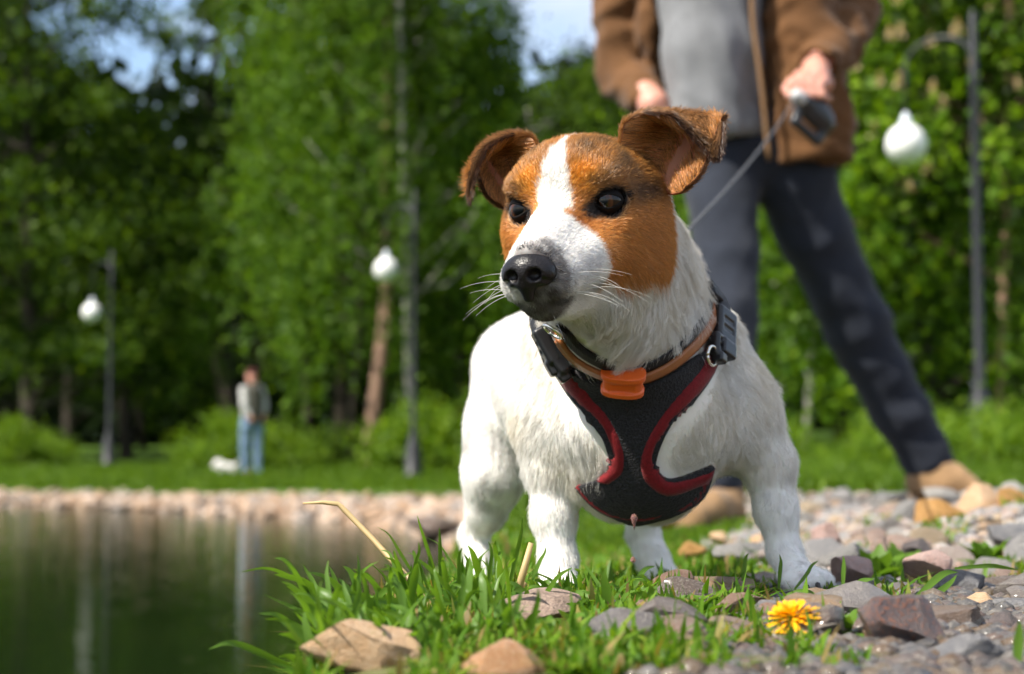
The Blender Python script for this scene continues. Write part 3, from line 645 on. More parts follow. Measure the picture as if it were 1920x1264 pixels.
WHITE = np.array([.84, .825, .79]); CREAM = np.array([.80, .735, .61])
def mixc(C, col, m): return C * (1 - m[:, None]) + np.asarray(col) * m[:, None]
def coat(W, wt, jit):
    """coat pattern of the dog: white body, tan and dark-brown head with a white blaze"""
    n = len(W); h = toH(W); x, y, z = h.T; ax = np.abs(x)
    C = np.tile(WHITE, (n, 1))
    zone = wt @ np.array([1.0 if p[7] in ('neck', 'chest') else 0 for p in PR])
    stain = np.clip(.5 + .9 * jit[:, 1], 0, 1) * zone
    C = mixc(C, CREAM, stain * .75)
    hd = smoothstep(.25, .6, wt @ ISHEAD)
    j = jit[:, 0] * .0035
    # limits of the brown mask of the head
    bw = np.interp(z, [-.03, -.014, 0.0, .012, .024, .032, .0375], [.016, .0122, .0095, .0084, .0066, .0045, .0015])
    bw = np.where(y > .034, np.where((y > .062), .010, -.01), bw)
    bxc = np.where(y > .03, .004, 0.0)
    brown = smoothstep(-.0012, .0012, np.abs(x - bxc) - bw + j * .6)
    front = -.0175 - .28 * (z + .018) - .10 * np.maximum(0, .016 - ax)
    brown *= smoothstep(-.0022, .0022, y - front + j)
    low = -.048 - .10 * (y - .0) + .0
    brown *= smoothstep(-.003, .003, z - low + j)
    brown *= 1 - smoothstep(.054, .060, y - .25 * np.maximum(z, 0) + 2 * j)
    brown *= hd
    tan = np.tile(np.array([.62, .285, .068]), (n, 1))
    crown = smoothstep(-.004, .016, z + 1.2 * j) * (1 - .5 * smoothstep(.012, .0, ax - bw))
    tan = mixc(tan, (.155, .082, .030), crown * np.clip(.66 + .55 * jit[:, 2] + .35 * jit[:, 0], 0, 1))
    spot = np.exp(-(((ax - .0165) / .0085) ** 2 + ((z - .0155) / .0105) ** 2 + ((y + .003) / .014) ** 2))
    tan = mixc(tan, (.68, .29, .026), np.clip(spot * 1.35, 0, 1))
    inner = np.exp(-(((ax - .0165) / .006) ** 2 + ((z + .008) / .008) ** 2))
    tan = mixc(tan, (.46, .165, .022), np.clip(inner, 0, 1))
    streak = np.exp(-(((z - .002 - .10 * (ax - .03)) / .0075) ** 2)) * smoothstep(.033, .042, ax) * smoothstep(.06, .03, y)
    tan = mixc(tan, (.050, .022, .010), np.clip(streak * .85, 0, 1))
    eyebrow = np.exp(-(((ax - .0225) / .006) ** 2 + ((z - .0125) / .0035) ** 2))
    tan = mixc(tan, (.045, .022, .010), eyebrow * .7)
    C = mixc(C, tan, brown)
    # pale grey muzzle side, dark lips and chin
    mz = smoothstep(-.010, -.026, y) * hd
    grey = mz * smoothstep(.009, .016, ax) * smoothstep(-.018, -.030, z) * np.clip(.30 + .55 * jit[:, 2], 0, 1)
    C = mixc(C, (.30, .29, .30), grey * .75)
    pinkish = mz * np.exp(-((z + .018) / .006) ** 2) * np.exp(-(ax / .014) ** 2) * .5
    C = mixc(C, (.42, .36, .36), pinkish * np.clip(.5 + jit[:, 1], 0, 1))
    dn = np.sqrt(x ** 2 + ((y + .067) / 1.1) ** 2 + (z + .036) ** 2)
    lip = mz * (1 - .85 * smoothstep(-.001, -.010, x) * smoothstep(-.036, -.042, z)) * smoothstep(.0255, .0140, dn + jit[:, 0] * .006 - .004 * np.sign(x) * smoothstep(0, .012, ax))
    C = mixc(C, (.042, .031, .029), lip * np.clip(.90 + .30 * jit[:, 0], 0, 1))
    chin = mz * smoothstep(-.046, -.0525, z + jit[:, 0] * .002) * smoothstep(-.034, -.047, y) * smoothstep(-.069, -.063, z)
    C = mixc(C, (.050, .036, .032), chin * np.clip(.88 + .35 * jit[:, 0], 0, 1))
    cor = hd * np.exp(-(((ax - .0265) / .006) ** 2 + ((y + .016) / .009) ** 2 + ((z + .0495) / .0042) ** 2))
    C = mixc(C, (.012, .010, .010), np.clip(cor * 1.5, 0, 1))
    for s in (1, -1):                                   # line of the lips
        pl = [np.array(q) * np.array([s, 1, 1]) for q in ((.003, -.068, -.0505), (.0145, -.056, -.0525), (.0225, -.034, -.0515), (.0275, -.012, -.0505))]
        dl = np.full(n, 1.0)
        for a, b in zip(pl, pl[1:]):
            ab = b - a; t = np.clip(((h - a) @ ab) / (ab @ ab), 0, 1); dl = np.minimum(dl, np.linalg.norm(h - a - t[:, None] * ab, axis=1))
        C = mixc(C, (.012, .010, .010), smoothstep(.0042, .0020, dl + jit[:, 0] * .0006) * hd * .95)
    # dark eye rims
    for s in (1, -1):
        de = np.sqrt(((x - .0258 * s) / 1.08) ** 2 + ((y - .004) / 1.15) ** 2 + z ** 2)
        C = mixc(C, (.010, .007, .006), smoothstep(.0128, .0100, de + jit[:, 0] * .0015) * hd)
        di = np.sqrt((x - .0185 * s) ** 2 + ((y + .006)) ** 2 * .7 + (z + .0045) ** 2)
        C = mixc(C, (.016, .010, .008), smoothstep(.0075, .003, di) * hd)
    # grey skin ticking on the legs, brown patch on the far flank
    lg = wt @ np.array([1.0 if p[7] in ('leg', 'paw') else 0 for p in PR]); tk = smoothstep(.18, .55, jit[:, 2] + .35 * jit[:, 1]) * lg
    C = mixc(C, (.40, .375, .35), tk * .55)
    pt = P(1500, 745, 1.42); C = mixc(C, (.30, .12, .03), smoothstep(.085, .075, np.linalg.norm(W - pt, axis=1) + j))
    return C
def jitter3(W): return np.stack([vnoise(W, 110, 1) + .5 * vnoise(W, 300, 2), vnoise(W, 28, 3), vnoise(W, 70, 4)], 1)

BVB = BVHTree.FromPolygons([tuple(v) for v in BV], BQ.tolist())
dog = empty('dog', P(1190, 1105, 1.40))
wtV = prim_weights(BV)
colV = coat(BV, wtV, jitter3(BV))
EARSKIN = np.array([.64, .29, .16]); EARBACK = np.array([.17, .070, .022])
cols = [colV]
for (G, N, V, Fc, flip) in ears:
    n, m = G.shape[:2]; vv = np.repeat(np.linspace(0, 1, n), m); uu = np.tile(np.linspace(0, 1, m), n)
    inn = np.tile(EARSKIN, (n * m, 1))
    inn = mixc(inn, (.42, .16, .04), np.maximum(smoothstep(.22, .05, uu), smoothstep(.80, .97, uu)) * .8)
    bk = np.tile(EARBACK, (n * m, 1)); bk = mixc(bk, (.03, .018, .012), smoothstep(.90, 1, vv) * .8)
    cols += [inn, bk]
body_nt = NT('dog_coat_skin'); at = body_nt.n('Attribute'); at.attribute_name = 'coat'
nz = body_nt.noise(260, 4, .6, body_nt.coord())
body_nt.base(body_nt.mix(body_nt.ramp(nz, [(.3, .0), (.75, .12)]), at.outputs['Color'], (.55, .38, .32), 'MULTIPLY')).set(rough=.6)
body_nt.b.inputs['Subsurface Weight'].default_value = .12; body_nt.b.inputs['Subsurface Scale'].default_value = .004
body_nt.bump(nz, .25, .001)
body = mesh_obj('body', allV, quads, body_nt.m, dog)
add_attr(body.data, 'coat', np.vstack(cols))
enm = NT('dog_ear_skin'); at = enm.n('Attribute'); at.attribute_name = 'coat'; enm.base(at.outputs['Color']).set(rough=.6)
trn = enm.n('BsdfTranslucent'); enm.l(enm.mix(1.0, at.outputs['Color'], (1.6, .85, .6), 'MULTIPLY'), trn.inputs['Color']); mxs = enm.n('MixShader'); mxs.inputs[0].default_value = .45
enm.l(enm.b.outputs[0], mxs.inputs[1]); enm.l(trn.outputs[0], mxs.inputs[2]); enm.l(mxs.outputs[0], enm.out.inputs['Surface']); enm.bump(enm.noise(300, 4, .6, enm.coord()), .3, .001)
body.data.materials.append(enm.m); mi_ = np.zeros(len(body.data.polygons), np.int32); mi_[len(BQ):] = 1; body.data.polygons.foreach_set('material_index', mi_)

# ---- eyes, lids, nose
em = NT('dog_eye'); v = em.coord()
sx = em.n('SeparateXYZ'); em.l(v, sx.inputs[0])
ln = em.n('VectorMath', operation='LENGTH'); cb = em.n('CombineXYZ'); em.l(sx.outputs[0], cb.inputs[0]); em.l(sx.outputs[2], cb.inputs[2]); em.l(cb.outputs[0], ln.inputs[0])
mr = em.n('MapRange'); mr.inputs['From Max'].default_value = .0125; em.l(ln.outputs['Value'], mr.inputs['Value'])
rad_noise = em.noise(420, 3, .6, v)
c1 = em.ramp(mr.outputs[0], [(.0, (.001, .001, .001)), (.30, (.001, .001, .001)), (.35, (.035, .012, .004)), (.52, (.075, .025, .007)), (.60, (.006, .003, .002)), (.72, (.008, .006, .005))])
em.base(em.mix(.5, c1, em.ramp(rad_noise, [(.3, .35), (.7, 1.0)]), 'MULTIPLY')).set(rough=.05, spec=.45)
lidm = plain('dog_eyelid', (.006, .0045, .004), .6, .2, 400, .3, .0005, spec=.12)
ER = .0093 * HS
for s in (1, -1):
    c = H(.0258 * s, .0062, 0)
    fw = RH @ np.array([.42 * s - .10, -1, .02]); fw /= np.linalg.norm(fw)
    rt = np.cross(fw, hz); rt /= np.linalg.norm(rt); upv = np.cross(rt, fw)
    M = Matrix(((rt[0], -fw[0], upv[0], c[0]), (rt[1], -fw[1], upv[1], c[1]), (rt[2], -fw[2], upv[2], c[2]), (0, 0, 0, 1)))
    g = RH @ np.array([-.10, -1, -.01]); g /= np.linalg.norm(g)            # gaze
    gx = np.cross(g, hz); gx /= np.linalg.norm(gx); gz = np.cross(gx, g)
    bm = bmesh.new(); bmesh.ops.create_uvsphere(bm, u_segments=40, v_segments=24, radius=ER)
    me = bpy.data.meshes.new('eye'); bm.to_mesh(me); bm.free(); me.polygons.foreach_set('use_smooth', np.ones(len(me.polygons), bool)); me.materials.append(em.m)
    o = bpy.data.objects.new('eye', me); link(o, dog)
    o.matrix_parent_inverse = parent_matrix(dog).inverted()
    o.matrix_basis = Matrix(((gx[0], -g[0], gz[0], c[0]), (gx[1], -g[1], gz[1], c[1]), (gx[2], -g[2], gz[2], c[2]), (0, 0, 0, 1)))
    # eyelid ring with an almond opening
    nphi, V, Fc = 40, [], []
    rings = [(0, .985), (.012, 1.03), (.12, 1.045), (.45, 1.02), (1.0, .95)]
    for (q, rr) in rings:
        for k in range(nphi):
            ph = 2 * math.pi * k / nphi; cx, cz = math.cos(ph), math.sin(ph)
            w_, hh = .82, (.37 if cz > 0 else .40)
            op = 1.0 / (abs(cx / w_) ** 1.55 + abs(cz / hh) ** 1.55) ** (1 / 1.55)
            thi = math.asin(min(.95, op)); th = thi + (math.radians(86) - thi) * q
            V.append(c + ER * rr * (math.cos(th) * fw + math.sin(th) * (cx * rt + cz * upv)))
    for i in range(len(rings) - 1):
        for k in range(nphi):
            Fc.append((i * nphi + k, i * nphi + (k + 1) % nphi, (i + 1) * nphi + (k + 1) % nphi, (i + 1) * nphi + k))
    mesh_obj('eyelid', V, Fc, lidm, dog)
NF = Field(H(0, -.062, -.030) - .035, H(0, -.062, -.030) + .035, .0008)
NF.ell(H(0, -.0640, -.0300), np.array([.0126, .0100, .0088]) * HS, RH, .002)
NF.ell(H(0, -.0670, -.0335), np.array([.0098, .0082, .0080]) * HS, RH, .004 * HS)
NF.ell(H(.0085, -.0640, -.0335), np.array([.0070, .0085, .0070]) * HS, RH, .004 * HS)
NF.ell(H(-.0085, -.0640, -.0335), np.array([.0070, .0085, .0070]) * HS, RH, .004 * HS)
NF.cone(H(0, -.069, -.040), H(0, -.068, -.046), .0045 * HS, .0030 * HS, .004)
for s in (1, -1):
    NF.ell(H(.0068 * s, -.0755, -.0340), np.array([.0042, .0066, .0038]) * HS, RH, .0022, 'd')
    NF.cone(H(.0085 * s, -.0745, -.0365), H(.0135 * s, -.066, -.0385), .0013 * HS, .0012 * HS, .002, 'd')
NF.cone(H(0, -.0775, -.034), H(0, -.0735, -.047), .0007 * HS, .0008 * HS, .0014, 'd')
nv, nq = NF.mesh()
nm = NT('dog_nose'); v = nm.coord(); vo = nm.n('TexVoronoi'); vo.inputs['Scale'].default_value = 850; nm.l(v, vo.inputs['Vector'])
nm.base((.008, .0065, .007)).set(rough=.33, spec=.32); nm.bump(vo.outputs['Distance'], .35, .0006)
mesh_obj('nose', nv, nq, nm.m, dog)

# ---- harness: chest panel moulded on the body, red binding, straps, buckles
_bp = np.array
LE = [(1031, 655), (1047, 695), (1078, 738), (1115, 778), (1136, 812), (1147, 846), (1144, 874), (1122, 895), (1084, 908)]
RE = [(1350, 645), (1329, 703), (1288, 752), (1256, 787), (1233, 826), (1226, 859), (1236, 884), (1262, 896), (1334, 870)]
TE = [(1031, 655), (1072, 686), (1130, 712), (1185, 722), (1250, 700), (1305, 665), (1350, 645)]
BE = [(1084, 908), (1110, 938), (1140, 957), (1176, 968), (1213, 968), (1252, 958), (1290, 946), (1318, 917), (1334, 870)]
ns, nt_ = 41, 49
L_, R_, T_, B_ = catmull(LE, nt_), catmull(RE, nt_), catmull(TE, ns), catmull(BE, ns)
s_ = np.linspace(0, 1, ns)[None, :, None]; t_ = np.linspace(0, 1, nt_)[:, None, None]
S2 = (1 - s_) * L_[:, None] + s_ * R_[:, None] + (1 - t_) * T_[None] + t_ * B_[None] - ((1 - s_) * (1 - t_) * T_[0] + s_ * (1 - t_) * T_[-1] + (1 - s_) * t_ * B_[0] + s_ * t_ * B_[-1])
def onbody(px, py, dmin=1.15):
    o = P(px, py, dmin); d = Vector(o - CAM).normalized()
    hit = BVB.ray_cast(Vector(o), d, .35)
    if hit[0] is None:
        near = BVB.find_nearest(Vector(P(px, py, 1.27))); return np.array(near[0]), np.array(near[1])
    return np.array(hit[0]), np.array(hit[1])
def drape(S):
    G = np.zeros((*S.shape[:2], 3))
    for i in range(S.shape[0]):
        for j in range(S.shape[1]): G[i, j] = onbody(*S[i, j])[0]
    D_ = G[..., 1].copy()
    for _ in range(10):                                  # cloth does not follow every hollow
        G = D_[..., None].copy()
        K = G.copy(); K[1:-1, 1:-1] = .5 * G[1:-1, 1:-1] + .125 * (G[2:, 1:-1] + G[:-2, 1:-1] + G[1:-1, 2:] + G[1:-1, :-2])
        K[0, 1:-1] = .5 * G[0, 1:-1] + .25 * (G[0, 2:] + G[0, :-2]); K[-1, 1:-1] = .5 * G[-1, 1:-1] + .25 * (G[-1, 2:] + G[-1, :-2])
        K[1:-1, 0] = .5 * G[1:-1, 0] + .25 * (G[2:, 0] + G[:-2, 0]); K[1:-1, -1] = .5 * G[1:-1, -1] + .25 * (G[2:, -1] + G[:-2, -1])
        D_ = K[..., 0]
    G = np.array([[P(*S[i, j], D_[i, j]) for j in range(S.shape[1])] for i in range(S.shape[0])])
    N = gridnormals(G)
    if N[G.shape[0] // 2, G.shape[1] // 2] @ (CAM - G[0, 0]) < 0: N = -N
    return G, N
PG, PN = drape(S2)
hm = NT('harness_mesh_fabric'); v = hm.coord(); vo = hm.n('TexVoronoi'); vo.inputs['Scale'].default_value = 620; hm.l(v, vo.inputs['Vector'])
hm.base(hm.ramp(vo.outputs['Distance'], [(.15, (.004, .004, .005)), (.6, (.020, .019, .021))])).set(rough=.75, spec=.25, sheen=.05); hm.bump(vo.outputs['Distance'], .8, .0012)
redm = NT('harness_red_binding'); v = redm.coord(); f = redm.noise(500, 3, .6, v)
redm.base(redm.ramp(f, [(.3, (.11, .003, .005)), (.7, (.19, .005, .008))])).set(rough=.7, sheen=.15, spec=.2); redm.bump(f, .5, .001)
webm = NT('harness_webbing'); v = webm.coord(); wv = webm.n('TexWave'); wv.inputs['Scale'].default_value = 260; webm.l(v, wv.inputs['Vector'])
webm.base(webm.ramp(wv.outputs['Fac'], [(0, (.008, .008, .010)), (1, (.022, .022, .026))])).set(rough=.6, spec=.3); webm.bump(wv.outputs['Fac'], .4, .0006)
plasm = plain('buckle_black_plastic', (.012, .012, .014), .32, .15, 60)
metal = NT('ring_steel'); metal.base((.75, .72, .66)).set(rough=.22, metal=1.0); metal.bump(metal.noise(300, 2, .5, metal.coord()), .05, .0005)
V, Fc = sheet(PG, PN, .0005, .0052)
harness = mesh_obj('harness', V, Fc, hm.m, dog)
def binding(edge2, inner2, n, name='binding', hgt=1.0):
    a = catmull(edge2, n); b = catmull(inner2, n)
    w = np.linspace(0, 1, 6)[:, None, None]; S = a[None] * (1 - w) + b[None] * w
    G = np.zeros((6, n, 3)); KD = kdtree.KDTree(PG.shape[0] * PG.shape[1]); fl = PG.reshape(-1, 3); fn = PN.reshape(-1, 3)
    pf = proj(fl)
    KD2 = kdtree.KDTree(len(pf))
    for i, q in enumerate(pf): KD2.insert((q[0], q[1], 0), i)
    KD2.balance(); N = np.zeros_like(G)
    for i in range(6):
        for j in range(n):
            acc = np.zeros(3); an = np.zeros(3); ws_ = 0
            for co, ix, dd in KD2.find_n((S[i, j, 0], S[i, j, 1], 0), 6):
                w_ = 1 / (dd + 2); D = fl[ix][1]; acc += w_ * P(S[i, j, 0], S[i, j, 1], D); an += w_ * fn[ix]; ws_ += w_
            G[i, j] = acc / ws_; N[i, j] = an / np.linalg.norm(an)
    prof = np.array([.0046, .0064, .0070, .0070, .0064, .0050])[:, None, None] * hgt
    V, Fc = sheet(G, N, .0030, 0); m = 6 * n
    V = np.vstack([(G + N * prof).reshape(-1, 3), (G + N * .0022).reshape(-1, 3)])
    return mesh_obj(name, V, Fc, redm.m, harness)
binding(LE[:-1], [(1066, 645), (1078, 690), (1106, 728), (1138, 772), (1160, 812), (1171, 848), (1168, 882), (1146, 902)], 60)
binding(RE, [(1322, 632), (1304, 690), (1262, 742), (1230, 790), (1208, 832), (1200, 868), (1212, 902), (1252, 924), (1316, 902)], 60)
binding(BE, [(1092, 903), (1115, 931), (1143, 949), (1178, 960), (1212, 960), (1250, 950), (1276, 934), (1300, 910), (1314, 878)], 44, 'binding', .8)
def band(pts, nor, w, t0, t1, closed=False):
    n = len(pts); T = np.gradient(pts, axis=0)
    if closed: T[0] = T[-1] = pts[1] - pts[-2]
    A = np.cross(T, nor); A /= np.linalg.norm(A, axis=1, keepdims=True)
    G = np.stack([pts + A * (w * k) for k in np.linspace(-.5, .5, 5)]); N = np.broadcast_to(nor, G.shape)
    return sheet(G, N, t0, t1)
def smoothrow(a, it):
    for _ in range(it): b = a.copy(); b[1:-1] = .5 * a[1:-1] + .25 * (a[2:] + a[:-2]); a = b
    return a
def body_loop(front, rear, n=70, it=8):
    """loop over the body: visible front points plus rear points, all laid on the surface"""
    pts, nr = [], []
    for q in front:
        p, m_ = onbody(*q); pts.append(p); nr.append(m_ if m_ @ (CAM - p) > 0 else -m_)
    for q in rear:
        h_ = BVB.find_nearest(Vector(P(*q))); pts.append(np.array(h_[0])); nr.append(np.array(h_[1]))
    if rear: pts.append(pts[0]); nr.append(nr[0])
    a = smoothrow(catmull(pts, n), it); b = smoothrow(catmull(nr, n), it); b /= np.linalg.norm(b, axis=1, keepdims=True)
    return a, b
def ring(c, e1, e2, a0, a1, n, w, t0, t1, tilt=0.0, rmax=.14, smooth=6):
    """band that follows the body round an axis; w = band width along the axis"""
    c = np.array(c); e1 = e1 / np.linalg.norm(e1); e2 = e2 - e1 * (e1 @ e2); e2 = e2 / np.linalg.norm(e2); ax = np.cross(e1, e2)
    cen, nor = [], []
    for a in np.linspace(a0, a1, n):
        d = math.cos(a) * e1 + math.sin(a) * e2; o = c + d * rmax
        hit = BVB.ray_cast(Vector(o), Vector(-d), rmax)
        cen.append(np.array(hit[0]) if hit[0] is not None else c + d * .06); nor.append(d)
    cen, nor = np.array(cen), np.array(nor); rr = np.einsum('ij,ij->i', cen - c, nor)
    closed = abs(a1 - a0) > 6.2
    for _ in range(smooth):
        if closed: q = .5 * rr + .25 * (np.roll(rr, 1) + np.roll(rr, -1))
        else: q = rr.copy(); q[1:-1] = .5 * rr[1:-1] + .25 * (rr[2:] + rr[:-2])
        rr = np.maximum(q, rr * .995)
    cen = c + nor * rr[:, None]
    wv = np.linspace(-.5, .5, 5); G = np.stack([cen + ax * (w * k) + nor * (tilt * k) for k in wv]); N = np.broadcast_to(nor, G.shape)
    V, Fc = sheet(G, N, t0, t1); return V, Fc, cen, nor, ax
colm = plain('collar_leather', (.30, .105, .030), .42, .2, 120, .2, .001)
CF = [(1056, 624), (1074, 655), (1108, 681), (1150, 699), (1190, 702), (1230, 690), (1270, 665), (1303, 635), (1322, 604), (1330, 575)]
ccen, cnor = body_loop(CF, [(1325, 540, 1.36), (1260, 500, 1.40), (1180, 500, 1.41), (1090, 540, 1.38), (1050, 590, 1.33)])
V, Fc = band(ccen, cnor, .0080, .0040, .0075, True); collar = mesh_obj('collar', V, Fc, colm, dog)
lc, ln_ = body_loop([(x + (4 if x < 1190 else -4), y - 15) for x, y in CF], [(1320, 525, 1.36), (1260, 488, 1.40), (1180, 488, 1.41), (1090, 528, 1.38), (1054, 578, 1.33)])
V, Fc = band(lc, ln_, .009, .001, .0050, True); mesh_obj('lining', V, Fc, webm.m, collar)
cc = ccen.mean(0); cax = np.cross(ccen[20] - cc, ccen[2] - cc); cax = cax / np.linalg.norm(cax)
if cax[2] < 0: cax = -cax
# orange clip on the collar: a rounded spool with a recessed window
i0 = int(np.argmin(np.linalg.norm(proj(ccen) - np.array([1168, 716]), axis=1)))
k0 = P(1168, 716, ccen[i0][1] - .010); up_ = np.array([.02, -.80, 1.0]); nn = np.array([-.12, -.80, -.62]); nn = nn / np.linalg.norm(nn); up_ -= nn * (up_ @ nn); up_ /= np.linalg.norm(up_); rt_ = np.cross(up_, nn)
Rk = np.stack([rt_, nn, up_], 1)
KF = Field(k0 - .03, k0 + .03, .0007)
def oval(zc, rx, ry, hz_, op='u', k=.0012, yo=0.0):
    def fn(X, Y, Z):
        q = [(X - k0[0]) * Rk[0][i] + (Y - k0[1]) * Rk[1][i] + (Z - k0[2]) * Rk[2][i] for i in range(3)]
        q[1] = q[1] - yo
        rr = ((np.abs(q[0]) / rx) ** 2.6 + (np.abs(q[1]) / ry) ** 2.6) ** (1 / 2.6)
        d = np.maximum((rr - 1) * min(rx, ry), np.abs(q[2] - zc) - hz_); return d - .0006
    KF.apply(fn, k0 - .03, k0 + .03, k, op)
oval(.0066, .0150, .0098, .0016); oval(-.0066, .0144, .0092, .0014); oval(0, .0132, .0080, .007); 
KF.box(k0 + Rk @ np.array([0, .0105, -.001]), (.0085, .0035, .0032), Rk, .001, .001, 'd')
kv, kq = KF.mesh()
orm = plain('clip_orange_plastic', (.72, .115, .015), .38, .08, 80)
clip = mesh_obj('clip', kv, kq, orm, collar); 
# neck straps of the harness, and the girth strap under the belly
a_, b_ = body_loop([(1348, 640), (1346, 605), (1340, 570), (1332, 540)], [], 24, 2)
V, Fc = band(a_, b_, .013, .004, .0085); mesh_obj('neck_strap', V, Fc, webm.m, harness)
a_, b_ = body_loop([(1040, 668), (1030, 640), (1020, 612), (1016, 585)], [], 24, 2)
V, Fc = band(a_, b_, .013, .004, .0085); mesh_obj('neck_strap', V, Fc, webm.m, harness)
gcen = P(1190, 770, 1.345); g1 = np.array([0, 0, -1.0]); axb = P(1085, 715, 1.45) - P(1200, 762, 1.325); g2 = np.cross(axb, g1)
V, Fc, gc_, gn_, _ = ring(gcen, g1 - axb * (axb @ g1) / (axb @ axb), g2, -.30 * math.pi, .30 * math.pi, 40, .022, .002, .0060)
mesh_obj('girth_strap', V, Fc, webm.m, harness)
def buckle(px, py, r, rotz, name='buckle', tall=1.0):
    p, n_ = onbody(px, py); n_ = n_ if n_ @ (CAM - p) > 0 else -n_
    up2 = np.array([math.sin(rotz), 0, math.cos(rotz)]); up2 -= n_ * (up2 @ n_); up2 /= np.linalg.norm(up2); r2 = np.cross(up2, n_); Rb = np.stack([r2, n_, up2], 1)
    c0 = p + n_ * .0075; F = Field(c0 - .03, c0 + .03, .0009)
    F.box(c0, (r, .0055, r * 1.25 * tall), Rb, .003, .001); F.box(c0 + Rb @ np.array([0, .003, -r * 1.35 * tall]), (r * .72, .0048, r * .55), Rb, .002, .0015)
    F.box(c0 + Rb @ np.array([0, .0065, r * .45]), (r * .55, .0020, r * .18), Rb, .0008, .001, 'd'); F.box(c0 + Rb @ np.array([0, .0065, -r * .15]), (r * .55, .0020, r * .18), Rb, .0008, .001, 'd')
    v_, q_ = F.mesh(); return mesh_obj(name, v_, q_, plasm, harness), c0, Rb
buckle(1042, 640, .0115, -.35); buckle(1062, 668, .0075, -.35)
buckle(1340, 622, .0120, .55, tall=1.1); buckle(1325, 650, .0075, .55)
for (px, py) in ((1313, 668), (1052, 600)):
    p, n_ = onbody(px, py); a_ = np.cross(n_, [0, 0, 1.0]); a_ /= np.linalg.norm(a_); b_ = np.cross(n_, a_); p = p + n_ * .010
    th = np.linspace(0, 2 * math.pi, 25); mesh_obj('metal_ring', *tube(np.array([p + .007 * math.cos(t) * a_ + .007 * math.sin(t) * b_ for t in th]), .0013, 8), metal.m, harness)
ring_pos = P(1186, 500, 1.385)
hn = BVB.find_nearest(Vector(ring_pos)); LEASH_END = np.array(hn[0]) + np.array(hn[1]) * .014
# ---- fur
def solid_bvh(objs):
    V = []; Fc = []; o = 0
    for ob in objs:
        me = ob.data; v_ = np.empty(len(me.vertices) * 3, np.float32); me.vertices.foreach_get('co', v_); V.append(v_.reshape(-1, 3))
        Fc += [tuple(x + o for x in p.vertices) for p in me.polygons]; o += len(me.vertices)
    return BVHTree.FromPolygons([tuple(x) for x in np.vstack(V)], Fc)
gear = solid_bvh([o for o in [harness, collar] + list(harness.children) + list(collar.children)])
def sample(V, Q, n, dens=None):
    A = V[Q]; cr = np.linalg.norm(np.cross(A[:, 2] - A[:, 0], A[:, 3] - A[:, 1]), axis=1) * .5
    if dens is not None: cr = cr * dens
    f = rng.choice(len(Q), n, p=cr / cr.sum()); u, v_ = rng.random((2, n))[:, :, None]
    q = A[f]; return (1 - u) * (1 - v_) * q[:, 0] + u * (1 - v_) * q[:, 1] + u * v_ * q[:, 2] + (1 - u) * v_ * q[:, 3], f
VN = vnormals(BV, BQ)
fc = BV[BQ].mean(1); hw = wtV @ ISHEAD
dens = 1 + 1.9 * hw[BQ[:, 0]]
facing = np.einsum('ij,ij->i', VN[BQ[:, 0]], CAM - fc) > -.25 * np.linalg.norm(CAM - fc, axis=1)
dens *= np.where(facing, 1.0, .25)
NH = 300000
R0, fi = sample(BV, BQ, NH, dens)
N0 = VN[BQ[fi]].mean(1); N0 /= np.linalg.norm(N0, axis=1, keepdims=True)
W0 = prim_weights(R0); FL = W0 @ FLOWS; LN = W0 @ LENS
J = jitter3(R0)
C0 = coat(R0, W0, J + rng.normal(0, .22, J.shape))
hh = toH(R0); hd0 = W0 @ ISHEAD
keep = np.ones(NH, bool)
for s in (1, -1):
    de = np.linalg.norm((hh - np.array([.0258 * s, .0045, 0])) / np.array([1.05, 1.2, .80]), axis=1); keep &= de > .0096
dno = np.linalg.norm((hh - np.array([0, -.0655, -.0315])) / np.array([1.2, 1, 1]), axis=1); keep &= dno > .0108
gd = np.full(NH, .05)
cand = np.where((hd0 < .5) & (R0[:, 1] < 1.42))[0]
for i in cand:
    r_ = gear.find_nearest(Vector(R0[i]), .02)
    if r_[0] is not None: gd[i] = r_[3]
zc_ = (R0 - cc) @ (cax / np.linalg.norm(cax)); zs = np.sign(cax[2])
above = (zc_ * zs > .004)
pxr = proj(R0); tipz = (np.abs(pxr[:, 0] - 1106) < 44) & (np.abs(pxr[:, 1] - 880) < 34) & (R0[:, 1] < 1.33)
LN = np.where(tipz, .019, LN)
LN = np.where((gd < .0085) & ~above & ~tipz, np.minimum(LN, .0035), LN); keep &= ~(gd < .0045)
keep &= LN > .001
FL = FL - N0 * np.einsum('ij,ij->i', FL, N0)[:, None]
# swirl of wet fur: low frequency turning of the flow
sw = np.stack([vnoise(R0, 22, 6), vnoise(R0, 22, 7), vnoise(R0, 22, 8)], 1); amp = np.where(hd0 > .5, .15, 1.0)[:, None]
amp = amp * (.35 + .65 * (W0 @ np.array([1.0 if p[7] in ('neck', 'chest') else 0 for p in PR])))[:, None]
FL = FL + .65 * amp * (sw - N0 * np.einsum('ij,ij->i', sw, N0)[:, None])
FL /= np.maximum(np.linalg.norm(FL, axis=1, keepdims=True), 1e-9)
FL += rng.normal(0, .16, FL.shape); FL /= np.linalg.norm(FL, axis=1, keepdims=True)
lift = np.where(hd0 > .5, .30, .20 + .14 * smoothstep(.008, .016, LN)) + rng.normal(0, .06, NH)
LN = LN * rng.uniform(.65, 1.2, NH) * np.where(hd0 > .5, 1.0, 1.0 + .35 * vnoise(R0, 45, 9))
R0, N0, FL, LN, C0, lift, hd0 = (a[keep] for a in (R0, N0, FL, LN, C0, lift, hd0))
